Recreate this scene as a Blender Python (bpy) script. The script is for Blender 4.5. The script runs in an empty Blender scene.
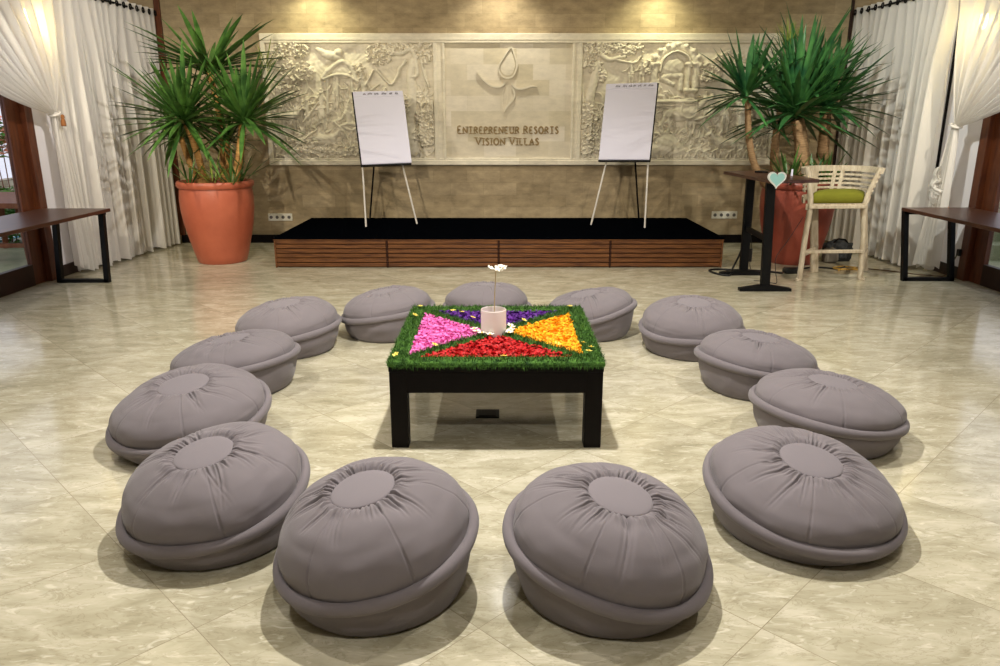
import bpy, math, random
import numpy as np
from mathutils import Vector, Matrix, noise
random.seed(7)
sc = bpy.context.scene
COL = sc.collection
PI = math.pi

# ------------------------------------------------------------------ materials
def lin(c):
    return tuple(((x/255)/12.92 if x/255 <= .04045 else ((x/255+.055)/1.055)**2.4) for x in c) + (1,)

def mat(name, rgb, rough=.6, spec=.4, metal=0, var=0, vscale=8, bump=0, bscale=60, stretch=(1,1,1), rgb2=None, emit=0, sheen=0, coat=0):
    m = bpy.data.materials.new(name); m.use_nodes = True
    nt = m.node_tree; N = nt.nodes; L = nt.links
    b = N['Principled BSDF']
    b.inputs['Base Color'].default_value = lin(rgb)
    b.inputs['Roughness'].default_value = rough
    b.inputs['Specular IOR Level'].default_value = spec
    b.inputs['Metallic'].default_value = metal
    b.inputs['Sheen Weight'].default_value = sheen
    b.inputs['Coat Weight'].default_value = coat
    tc = N.new('ShaderNodeTexCoord'); mp = N.new('ShaderNodeMapping')
    mp.inputs['Scale'].default_value = stretch
    L.new(tc.outputs['Object'], mp.inputs['Vector'])
    if var or rgb2:
        n = N.new('ShaderNodeTexNoise'); n.inputs['Scale'].default_value = vscale; n.inputs['Detail'].default_value = 5
        n.inputs['Roughness'].default_value = .6
        L.new(mp.outputs[0], n.inputs['Vector'])
        r = N.new('ShaderNodeValToRGB')
        r.color_ramp.elements[0].position = .32; r.color_ramp.elements[1].position = .68
        c = lin(rgb)
        if rgb2: c2 = lin(rgb2)
        else: c2 = tuple(min(1, x*(1+var)) for x in c[:3])+(1,); c = tuple(x*(1-var) for x in c[:3])+(1,)
        r.color_ramp.elements[0].color = c; r.color_ramp.elements[1].color = c2
        L.new(n.outputs['Fac'], r.inputs['Fac']); L.new(r.outputs['Color'], b.inputs['Base Color'])
    if bump:
        n2 = N.new('ShaderNodeTexNoise'); n2.inputs['Scale'].default_value = bscale; n2.inputs['Detail'].default_value = 4
        L.new(mp.outputs[0], n2.inputs['Vector'])
        bp = N.new('ShaderNodeBump'); bp.inputs['Strength'].default_value = bump; bp.inputs['Distance'].default_value = .01
        L.new(n2.outputs['Fac'], bp.inputs['Height']); L.new(bp.outputs[0], b.inputs['Normal'])
    if emit:
        b.inputs['Emission Color'].default_value = lin(rgb); b.inputs['Emission Strength'].default_value = emit
    return m

def nodes(m): return m.node_tree.nodes, m.node_tree.links, m.node_tree.nodes['Principled BSDF']

M = {}
M['pouf'] = mat('taupe_canvas', (117,110,113), .9, .2, var=.05, vscale=3, bump=.12, bscale=420, sheen=.15)
M['pouf_button'] = mat('taupe_canvas_flat', (122,115,119), .9, .2, bump=.12, bscale=420, sheen=.15)
M['black_wood'] = mat('black_brown_wood', (11,6,6), .5, .15, var=.3, vscale=6, stretch=(3,3,14))
M['stage_top'] = mat('black_carpet', (4,5,8), 1, .0, bump=.2, bscale=500)
M['slat'] = mat('teak_slat', (68,37,18), .45, .3, rgb2=(120,76,40), vscale=3, stretch=(1.3,6,16))
M['slat_dark'] = mat('teak_gap', (46,22,11), .7, .2)
M['bench_top'] = mat('brown_wood_top', (60,36,27), .35, .4, rgb2=(84,52,38), vscale=4, stretch=(8,1,8))
M['black_metal'] = mat('black_metal', (6,6,7), .5, .2)
M['door_wood'] = mat('merbau_wood', (72,34,18), .4, .4, rgb2=(104,55,28), vscale=3, stretch=(8,8,1.2))
M['dark_wood'] = mat('dark_wood', (44,24,16), .45, .4, var=.2, vscale=4, stretch=(2,2,2))
M['plaster'] = mat('white_plaster', (232,228,232), .85, .2)
M['ceiling'] = mat('ceiling_white', (235,230,222), .9, .2)
M['terracotta'] = mat('terracotta_glaze', (166,84,58), .42, .45, rgb2=(180,96,68), vscale=4, bump=.08, bscale=30)
M['terracotta_red'] = mat('red_clay_glaze', (146,66,50), .4, .45, rgb2=(160,78,60), vscale=4, bump=.08, bscale=30)
M['soil'] = mat('soil', (50,38,26), .95, .1, var=.4, vscale=40, bump=.5, bscale=60)
M['leaf'] = mat('yucca_leaf', (36,72,26), .38, .5, rgb2=(92,132,58), vscale=6)
M['leaf_dark'] = mat('yucca_leaf_dark', (24,66,38), .38, .5, rgb2=(70,120,60), vscale=6)
M['leaf_pale'] = mat('pale_leaf', (110,130,50), .5, .4, rgb2=(160,170,80), vscale=9)
M['cane'] = mat('cane', (150,104,52), .7, .3, rgb2=(196,150,88), vscale=14, stretch=(1,1,8))
M['cane_grey'] = mat('cane_grey', (120,92,62), .75, .3, rgb2=(166,134,98), vscale=14, stretch=(1,1,8))
M['white_wood'] = mat('whitewashed_wood', (166,150,126), .6, .3, rgb2=(204,192,170), vscale=9, stretch=(4,4,1))
M['green_cushion'] = mat('olive_cushion', (112,112,32), .85, .2, var=.06, vscale=10, bump=.1, bscale=300)
M['letter_stone'] = mat('shade_toned_limestone', (152,130,95), .85, .2, var=.12, vscale=12)  # darker than the mural: shade round the raised letters is put into the colour
M['paper'] = mat('white_paper', (226,225,244), .7, .2)
M['white_metal'] = mat('white_enamel', (222,216,208), .4, .5)
M['marker_ink'] = mat('grey_ink', (96,94,108), .7, .2)
M['socket_white'] = mat('white_plastic', (226,222,208), .4, .5)
M['socket_grey'] = mat('grey_plastic', (96,94,92), .5, .4)
M['moss'] = mat('moss_grass', (20,50,16), .8, .2, rgb2=(80,120,46), vscale=26)
M['moss_base'] = mat('moss_base', (22,48,18), .9, .1, var=.4, vscale=50)
M['pink'] = mat('pink_petal', (206,60,150), .6, .3, rgb2=(244,140,206), vscale=60)
M['yellow'] = mat('yellow_petal', (236,142,6), .6, .3, rgb2=(255,196,24), vscale=60)
M['red'] = mat('red_petal', (140,10,12), .55, .3, rgb2=(216,30,34), vscale=60)
M['purple'] = mat('purple_petal', (58,12,92), .6, .3, rgb2=(104,36,150), vscale=60)
M['white_petal'] = mat('white_petal', (244,240,222), .5, .3)
M['yellow_core'] = mat('yellow_core', (240,200,60), .5, .3)
M['cream_petal'] = mat('cream_yellow_petal', (226,206,100), .5, .3)
M['stem_green'] = mat('pale_stem', (170,150,96), .6, .3)
M['heart_blue'] = mat('pale_blue_paint', (168,226,226), .5, .4)
M['heart_white'] = mat('white_paint', (240,244,242), .5, .4)
M['black_cable'] = mat('black_rubber', (16,15,16), .5, .4)
M['brown_cable'] = mat('brown_cable', (92,70,44), .5, .4)
M['tan_cable'] = mat('tan_cable', (190,150,70), .5, .4)
M['bag'] = mat('charcoal_nylon', (40,42,44), .8, .2, rgb2=(70,72,74), vscale=40, bump=.3, bscale=80)
M['bag_grey'] = mat('grey_nylon', (128,122,112), .8, .2)
M['pool'] = mat('pool_water', (60,170,190), .1, .5)
M['patio'] = mat('patio_stone', (120,132,96), .5, .4, rgb2=(160,160,130), vscale=3)
M['hedge'] = mat('hedge_leaf', (40,92,24), .6, .3, rgb2=(96,150,48), vscale=30)
M['orange_flower'] = mat('orange_flower', (244,140,100), .6, .3, rgb2=(250,180,150), vscale=20)
M['chair_teak'] = mat('outdoor_teak', (96,56,34), .6, .3, rgb2=(126,78,50), vscale=4, stretch=(4,4,1))
M['brass'] = mat('brass', (150,110,50), .35, .5, metal=1)
M['tieback'] = mat('brown_tassel', (138,88,48), .7, .2)
M['lamp_metal'] = mat('lamp_metal', (226,220,206), .35, .5)

# bulb: lit lamp
m = bpy.data.materials.new('lit_bulb'); m.use_nodes = True; N, L, b = nodes(m)
b.inputs['Base Color'].default_value = (1,.85,.4,1); b.inputs['Emission Color'].default_value = (1,.78,.25,1); b.inputs['Emission Strength'].default_value = 22
M['bulb'] = m

# curtain voile
m = bpy.data.materials.new('white_voile'); m.use_nodes = True; N, L, b = nodes(m)
b.inputs['Base Color'].default_value = lin((244,240,234)); b.inputs['Roughness'].default_value = .9; b.inputs['Specular IOR Level'].default_value = .1
tr = N.new('ShaderNodeBsdfTranslucent'); tr.inputs['Color'].default_value = lin((244,240,234))
tp = N.new('ShaderNodeBsdfTransparent')
m1 = N.new('ShaderNodeMixShader'); m1.inputs[0].default_value = .3
m2 = N.new('ShaderNodeMixShader'); m2.inputs[0].default_value = .2
L.new(b.outputs[0], m1.inputs[1]); L.new(tr.outputs[0], m1.inputs[2])
L.new(m1.outputs[0], m2.inputs[1]); L.new(tp.outputs[0], m2.inputs[2])
L.new(m2.outputs[0], N['Material Output'].inputs['Surface'])
M['voile'] = m

# frosted vase
m = bpy.data.materials.new('frosted_glass'); m.use_nodes = True; N, L, b = nodes(m)
b.inputs['Base Color'].default_value = lin((250,244,240)); b.inputs['Roughness'].default_value = .25
tr = N.new('ShaderNodeBsdfTranslucent'); tr.inputs['Color'].default_value = lin((252,246,242))
tp = N.new('ShaderNodeBsdfTransparent')
m1 = N.new('ShaderNodeMixShader'); m1.inputs[0].default_value = .5
m2 = N.new('ShaderNodeMixShader'); m2.inputs[0].default_value = .3
L.new(b.outputs[0], m1.inputs[1]); L.new(tr.outputs[0], m1.inputs[2])
L.new(m1.outputs[0], m2.inputs[1]); L.new(tp.outputs[0], m2.inputs[2])
L.new(m2.outputs[0], N['Material Output'].inputs['Surface'])
M['frosted'] = m

# clear pane
m = bpy.data.materials.new('clear_glass'); m.use_nodes = True; N, L, b = nodes(m)
gl = N.new('ShaderNodeBsdfGlossy'); gl.inputs['Roughness'].default_value = .02
tp = N.new('ShaderNodeBsdfTransparent'); tp.inputs['Color'].default_value = (.95,.97,.96,1)
m1 = N.new('ShaderNodeMixShader'); m1.inputs[0].default_value = .05
L.new(tp.outputs[0], m1.inputs[1]); L.new(gl.outputs[0], m1.inputs[2])
L.new(m1.outputs[0], N['Material Output'].inputs['Surface'])
M['glass'] = m

# marble floor: square tiles laid on the diagonal
def floor_mat():
    m = bpy.data.materials.new('polished_marble_tiles'); m.use_nodes = True; N, L, b = nodes(m)
    tc = N.new('ShaderNodeTexCoord'); mp = N.new('ShaderNodeMapping')
    mp.vector_type = 'POINT'
    mp.inputs['Rotation'].default_value = (0,0,PI/4)
    L.new(tc.outputs['Object'], mp.inputs['Vector'])
    T = .655
    # shift the grid so that a tile corner lies at the floor box
    a = Vector((-.07,3.95)); r = Vector((a.x*math.cos(PI/4)-a.y*math.sin(PI/4), a.x*math.sin(PI/4)+a.y*math.cos(PI/4)))
    mp.inputs['Location'].default_value = (-(r.x % T), -(r.y % T), 0)
    br = N.new('ShaderNodeTexBrick'); br.offset = 0; br.squash = 1
    br.inputs['Scale'].default_value = 1; br.inputs['Brick Width'].default_value = T; br.inputs['Row Height'].default_value = T
    br.inputs['Mortar Size'].default_value = .0016; br.inputs['Mortar Smooth'].default_value = .3; br.inputs['Bias'].default_value = 0
    br.inputs['Color1'].default_value = (0,0,0,1); br.inputs['Color2'].default_value = (1,1,1,1); br.inputs['Mortar'].default_value = (.5,.5,.5,1)
    L.new(mp.outputs[0], br.inputs['Vector'])
    # every tile samples another piece of the stone
    ad = N.new('ShaderNodeVectorMath'); ad.operation = 'MULTIPLY_ADD'
    ad.inputs[1].default_value = (9,7,13)
    L.new(br.outputs['Color'], ad.inputs[0]); L.new(tc.outputs['Object'], ad.inputs[2])
    mp2 = N.new('ShaderNodeMapping'); mp2.inputs['Rotation'].default_value = (0,0,-.35); mp2.inputs['Scale'].default_value = (1,2.6,1)
    L.new(ad.outputs[0], mp2.inputs['Vector'])
    n1 = N.new('ShaderNodeTexNoise'); n1.inputs['Scale'].default_value = 2.8; n1.inputs['Detail'].default_value = 8; n1.inputs['Roughness'].default_value = .62; n1.inputs['Distortion'].default_value = .9
    L.new(mp2.outputs[0], n1.inputs['Vector'])
    r1 = N.new('ShaderNodeValToRGB'); e = r1.color_ramp.elements
    e[0].position = .28; e[0].color = lin((154,147,121)); e[1].position = .72; e[1].color = lin((209,202,180))
    k = e.new(.5); k.color = lin((184,177,152))
    L.new(n1.outputs['Fac'], r1.inputs['Fac'])
    # thin dark veins
    n2 = N.new('ShaderNodeTexNoise'); n2.inputs['Scale'].default_value = 5.5; n2.inputs['Detail'].default_value = 10; n2.inputs['Roughness'].default_value = .6; n2.inputs['Distortion'].default_value = 1.6
    L.new(mp2.outputs[0], n2.inputs['Vector'])
    r2 = N.new('ShaderNodeValToRGB'); e = r2.color_ramp.elements
    e[0].position = .478; e[0].color = (0,0,0,1); e[1].position = .522; e[1].color = (0,0,0,1); k = e.new(.5); k.color = (1,1,1,1)
    L.new(n2.outputs['Fac'], r2.inputs['Fac'])
    mul = N.new('ShaderNodeMath'); mul.operation = 'MULTIPLY'; mul.inputs[1].default_value = .34
    L.new(r2.outputs['Color'], mul.inputs[0])
    mx = N.new('ShaderNodeMixRGB'); mx.inputs['Color2'].default_value = lin((120,106,78))
    L.new(mul.outputs[0], mx.inputs['Fac']); L.new(r1.outputs['Color'], mx.inputs['Color1'])
    # pale flecks
    n3 = N.new('ShaderNodeTexNoise'); n3.inputs['Scale'].default_value = 9; n3.inputs['Detail'].default_value = 6; n3.inputs['Distortion'].default_value = 2
    L.new(mp2.outputs[0], n3.inputs['Vector'])
    r3 = N.new('ShaderNodeValToRGB'); e = r3.color_ramp.elements
    e[0].position = .58; e[0].color = (0,0,0,1); e[1].position = .7; e[1].color = (.5,.5,.5,1)
    L.new(n3.outputs['Fac'], r3.inputs['Fac'])
    mx3 = N.new('ShaderNodeMixRGB'); mx3.inputs['Color2'].default_value = lin((232,226,206))
    L.new(r3.outputs['Color'], mx3.inputs['Fac']); L.new(mx.outputs[0], mx3.inputs['Color1'])
    # each tile a touch lighter or darker
    hs = N.new('ShaderNodeHueSaturation'); mr = N.new('ShaderNodeMapRange')
    mr.inputs['To Min'].default_value = .93; mr.inputs['To Max'].default_value = 1.07
    L.new(br.outputs['Color'], mr.inputs['Value']); L.new(mr.outputs[0], hs.inputs['Value']); L.new(mx3.outputs[0], hs.inputs['Color'])
    mg = N.new('ShaderNodeMixRGB'); mg.inputs['Color2'].default_value = lin((128,116,92))
    mf = N.new('ShaderNodeMath'); mf.operation = 'MULTIPLY'; mf.inputs[1].default_value = .75
    L.new(br.outputs['Fac'], mf.inputs[0]); L.new(mf.outputs[0], mg.inputs['Fac']); L.new(hs.outputs[0], mg.inputs['Color1'])
    L.new(mg.outputs[0], b.inputs['Base Color'])
    b.inputs['Roughness'].default_value = .13; b.inputs['Specular IOR Level'].default_value = .5
    bp = N.new('ShaderNodeBump'); bp.inputs['Strength'].default_value = .06; bp.inputs['Distance'].default_value = .01
    n4 = N.new('ShaderNodeTexNoise'); n4.inputs['Scale'].default_value = 3.5; n4.inputs['Detail'].default_value = 2
    L.new(tc.outputs['Object'], n4.inputs['Vector']); L.new(n4.outputs['Fac'], bp.inputs['Height']); L.new(bp.outputs[0], b.inputs['Normal'])
    return m
M['floor'] = floor_mat()

def block_mat(name, c1, c2, mortar, w, h, msize, rough=.8, vs=6, swap=True, bump=.25, noise_amt=.25):
    m = bpy.data.materials.new(name); m.use_nodes = True; N, L, b = nodes(m)
    tc = N.new('ShaderNodeTexCoord'); sp = N.new('ShaderNodeSeparateXYZ'); cb = N.new('ShaderNodeCombineXYZ')
    L.new(tc.outputs['Object'], sp.inputs[0])
    L.new(sp.outputs['X' if swap else 'Y'], cb.inputs['X']); L.new(sp.outputs['Z'], cb.inputs['Y'])
    br = N.new('ShaderNodeTexBrick'); br.offset = .5
    br.inputs['Scale'].default_value = 1; br.inputs['Brick Width'].default_value = w; br.inputs['Row Height'].default_value = h
    br.inputs['Mortar Size'].default_value = msize; br.inputs['Mortar Smooth'].default_value = .4
    br.inputs['Color1'].default_value = lin(c1); br.inputs['Color2'].default_value = lin(c2); br.inputs['Mortar'].default_value = lin(mortar)
    L.new(cb.outputs[0], br.inputs['Vector'])
    n = N.new('ShaderNodeTexNoise'); n.inputs['Scale'].default_value = vs; n.inputs['Detail'].default_value = 8; n.inputs['Roughness'].default_value = .65
    mp = N.new('ShaderNodeMapping'); mp.inputs['Scale'].default_value = (1,1,2.2)
    L.new(tc.outputs['Object'], mp.inputs[0]); L.new(mp.outputs[0], n.inputs['Vector'])
    mr = N.new('ShaderNodeMapRange'); mr.inputs['From Min'].default_value = .3; mr.inputs['From Max'].default_value = .7
    mr.inputs['To Min'].default_value = 1-noise_amt; mr.inputs['To Max'].default_value = 1+noise_amt
    L.new(n.outputs['Fac'], mr.inputs['Value'])
    hs = N.new('ShaderNodeHueSaturation'); L.new(br.outputs['Color'], hs.inputs['Color']); L.new(mr.outputs[0], hs.inputs['Value'])
    L.new(hs.outputs[0], b.inputs['Base Color'])
    b.inputs['Roughness'].default_value = rough; b.inputs['Specular IOR Level'].default_value = .2
    bp = N.new('ShaderNodeBump'); bp.inputs['Strength'].default_value = bump; bp.inputs['Distance'].default_value = .01
    L.new(n.outputs['Fac'], bp.inputs['Height']); L.new(bp.outputs[0], b.inputs['Normal'])
    return m
M['wall_stone'] = block_mat('sandstone_blocks', (154,137,108), (174,156,126), (152,136,108), .44, .16, .003)
M['garden_stone'] = block_mat('garden_stone_blocks', (150,138,110), (190,180,160), (110,100,84), .3, .12, .008, swap=False)
M['carving'] = block_mat('pale_limestone', (218,209,190), (232,224,206), (218,209,190), .5, .26, .002, noise_amt=.12, bump=.15, vs=9)
M['plaque'] = block_mat('pale_limestone_plaque', (204,193,168), (230,221,206), (212,202,182), .42, .19, .002, noise_amt=.1, bump=.12, vs=7)

# ------------------------------------------------------------------ mesh building
class MB:
    def __init__(s): s.v = []; s.f = []
    def add(s, v, f):
        o = len(s.v); s.v += [tuple(p) for p in v]; s.f += [tuple(i+o for i in q) for q in f]; return s
    def box(s, c, d, R=None, bev=.004):
        """bevelled box, centre c, full size d, optional rotation matrix"""
        h = [x/2 for x in d]; b = min(bev, min(h)*.49)
        vs = []; idx = {}
        for sx in (-1,1):
            for sy in (-1,1):
                for sz in (-1,1):
                    for ax in range(3):
                        p = [sx*(h[0]-b), sy*(h[1]-b), sz*(h[2]-b)]
                        p[ax] += (sx,sy,sz)[ax]*b
                        idx[(sx,sy,sz,ax)] = len(vs); vs.append(Vector(p))
        fs = []
        for ax in range(3):
            o = [i for i in range(3) if i != ax]
            for sg in (-1,1):
                q = []
                for a, bb in ((-1,-1),(1,-1),(1,1),(-1,1)):
                    k = [0,0,0]; k[ax] = sg; k[o[0]] = a; k[o[1]] = bb
                    q.append(idx[(k[0],k[1],k[2],ax)])
                flip = (sg < 0) ^ (ax == 1)
                fs.append(q[::-1] if flip else q)
        for ax in range(3):            # edges
            o = [i for i in range(3) if i != ax]
            for a in (-1,1):
                for bb in (-1,1):
                    k0 = [0,0,0]; k0[ax] = -1; k0[o[0]] = a; k0[o[1]] = bb
                    k1 = list(k0); k1[ax] = 1
                    q = [idx[(*k0,o[0])], idx[(*k1,o[0])], idx[(*k1,o[1])], idx[(*k0,o[1])]]
                    n = (vs[q[1]]-vs[q[0]]).cross(vs[q[2]]-vs[q[0]])
                    cen = sum((vs[i] for i in q), Vector())/4
                    fs.append(q if n.dot(cen) > 0 else q[::-1])
        for sx in (-1,1):
            for sy in (-1,1):
                for sz in (-1,1):
                    q = [idx[(sx,sy,sz,i)] for i in range(3)]
                    n = (vs[q[1]]-vs[q[0]]).cross(vs[q[2]]-vs[q[0]])
                    fs.append(q if n.dot(vs[q[0]]) > 0 else q[::-1])
        if R is not None: vs = [R @ p for p in vs]
        c = Vector(c)
        return s.add([p+c for p in vs], fs)
    def bar(s, a, b, w, d, up=(0,0,1), bev=.003):
        """rectangular bar from a to b, section w (sideways) by d"""
        a = Vector(a); b = Vector(b); z = (b-a).normalized(); u = Vector(up)
        if abs(z.dot(u)) > .95: u = Vector((0,1,0))
        x = u.cross(z).normalized(); y = z.cross(x)
        R = Matrix((x,y,z)).transposed()
        return s.box((a+b)/2, (w,d,(b-a).length), R, bev)
    def tube(s, pts, r, seg=10, cap=True):
        pts = [Vector(p) for p in pts]; n = len(pts)
        rs = r if hasattr(r,'__len__') else [r]*n
        vs = []; fs = []
        t = (pts[1]-pts[0]).normalized(); u = Vector((0,0,1)) if abs(t.z) < .9 else Vector((1,0,0))
        x = t.cross(u).normalized()
        for i, p in enumerate(pts):
            t = (pts[min(i+1,n-1)]-pts[max(i-1,0)]).normalized()
            x = (x - t*x.dot(t)).normalized(); y = t.cross(x)
            for k in range(seg):
                a = 2*PI*k/seg; vs.append(p + (x*math.cos(a)+y*math.sin(a))*rs[i])
        for i in range(n-1):
            for k in range(seg):
                k2 = (k+1) % seg
                fs.append((i*seg+k, i*seg+k2, (i+1)*seg+k2, (i+1)*seg+k))
        if cap:
            fs.append(tuple(range(seg))[::-1]); fs.append(tuple((n-1)*seg+k for k in range(seg)))
        return s.add(vs, fs)
    def lathe(s, prof, c=(0,0,0), seg=48, cap=True):
        vs = []; fs = []; n = len(prof)
        for r, z in prof:
            for k in range(seg):
                a = 2*PI*k/seg; vs.append((c[0]+r*math.cos(a), c[1]+r*math.sin(a), c[2]+z))
        for i in range(n-1):
            for k in range(seg):
                k2 = (k+1) % seg
                fs.append((i*seg+k, i*seg+k2, (i+1)*seg+k2, (i+1)*seg+k))
        if cap:
            fs.append(tuple(range(seg))[::-1]); fs.append(tuple((n-1)*seg+k for k in range(seg)))
        return s.add(vs, fs)
    def prism(s, poly, y0, y1):
        """outline in XZ extruded from y0 (front) to y1"""
        n = len(poly)
        vs = [(x,y0,z) for x,z in poly]+[(x,y1,z) for x,z in poly]
        fs = [tuple(range(n)), tuple(range(2*n-1,n-1,-1))]
        for i in range(n):
            j = (i+1) % n; fs.append((j,i,n+i,n+j))
        return s.add(vs, fs)
    def build(s, name, m, parent=None, sharp=35):
        me = bpy.data.meshes.new(name); me.from_pydata(s.v, [], s.f); me.validate()
        me.polygons.foreach_set('use_smooth', [True]*len(me.polygons))
        if sharp: me.set_sharp_from_angle(angle=math.radians(sharp))
        me.materials.append(M[m] if isinstance(m,str) else m)
        o = bpy.data.objects.new(name, me); COL.objects.link(o)
        if parent is not None:
            o.parent = parent
            if parent.parent is None: o.location = -Vector(parent.location)
        return o

def empty(name, loc, label, cat, group=None):
    o = bpy.data.objects.new(name, None); COL.objects.link(o); o.location = loc; o.empty_display_size = .1
    return tag(o, label, cat, group)
def tag(o, label, cat, group=None, kind=None):
    o['label'] = label; o['category'] = cat
    if group: o['group'] = group
    if kind: o['kind'] = kind
    return o
def struct(o, label, cat):
    o['kind'] = 'structure'; return tag(o, label, cat)
def relabel(o, text): o['label'] = text; return o

# ------------------------------------------------------------------ room shell
XL, XR, YB, ZC = -4.64, 4.80, 10.22, 3.45
def B(*boxes, bev=.003):
    m = MB()
    for x0,x1,y0,y1,z0,z1 in boxes: m.box(((x0+x1)/2,(y0+y1)/2,(z0+z1)/2),(abs(x1-x0),abs(y1-y0),abs(z1-z0)),None,bev)
    return m
struct(B((XL-.12,XR+.12,-3,YB+.2,-.1,0)).build('floor','floor'), 'polished beige marble floor with diagonal tiles', 'floor')
struct(B((XL-.1,XR+.1,-3,YB+.2,ZC,ZC+.1)).build('ceiling','ceiling'), 'white ceiling above the room', 'ceiling')
struct(B((XL-.2,XR+.2,YB-.1,YB+.1,0,ZC)).build('wall_back','wall_stone'), 'back wall of weathered sandstone blocks', 'wall')
struct(B((XL-.1,XR+.1,-3.1,-3,0,ZC)).build('wall_front','plaster'), 'white plaster wall behind the viewer', 'wall')
YW = YB-.1      # face of the back wall
struct(B((XL-.12,XL,7.72,YB-.1,0,ZC),(XL-.12,XL,4.7,7.72,2.72,ZC),(XL-.12,XL,-3,4.7,0,ZC)).build('wall_left','plaster'), 'white plaster side wall behind the left curtains', 'wall')
struct(B((XR,XR+.12,7.72,YB-.1,0,ZC),(XR,XR+.12,4.7,7.72,2.72,ZC),(XR,XR+.12,-3,4.7,0,ZC)).build('wall_right','plaster'), 'white plaster side wall behind the right curtains', 'wall')
struct(B((-4.3,4.36,YW-.018,YW,0,.11)).build('baseboard_back','black_wood'), 'dark skirting board along the stone wall', 'baseboard')
struct(B((XL,XL+.018,7.72,YW-.02,0,.12)).build('baseboard_left','dark_wood'), 'dark brown skirting board under the left curtains', 'baseboard')
struct(B((XR-.018,XR,7.72,YW-.02,0,.12)).build('baseboard_right','dark_wood'), 'dark brown skirting board under the right curtains', 'baseboard')
struct(B((-4.31,-4.24,YW-.04,YW,.11,ZC)).build('trim_1','door_wood'), 'dark timber strip in the left back corner', 'trim')
struct(B((4.38,4.41,YW-.04,YW,.11,ZC)).build('trim_2','dark_wood'), 'dark timber strip in the right back corner', 'trim')
struct(B((XR-.02,XR,8.39,8.42,.12,2.72)).build('trim_3','black_wood'), 'black upright strip between the right curtains', 'trim')

def door(name, X, sg, label):
    # timber jamb in the wall opening, then a sliding glazed leaf
    j = B((X-.13 if sg<0 else X-.02, X+.02 if sg<0 else X+.13, 7.60, 7.72, 0, 2.72)).build(name, 'door_wood')
    struct(j, label, 'door')
    xo = X+sg*.06
    B((xo-.025,xo+.025,7.40,7.60,0,2.66)).build('stile','door_wood',j)
    B((xo-.025,xo+.025,4.7,4.9,0,2.66)).build('stile','door_wood',j)
    B((xo-.03,xo+.03,4.9,7.40,.0,.21)).build('bottom_rail','dark_wood',j)
    B((xo-.025,xo+.025,4.9,7.40,2.5,2.66)).build('top_rail','door_wood',j)
    relabel(B((xo-.004,xo+.004,4.9,7.40,.21,2.5),bev=0).build('glass_pane','glass',j), 'clear glass pane of the door')
    return j
door('door_1', XL, -1, 'brown timber sliding glass door on the left')
door('door_2', XR, 1, 'brown timber sliding glass door on the right')

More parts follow.
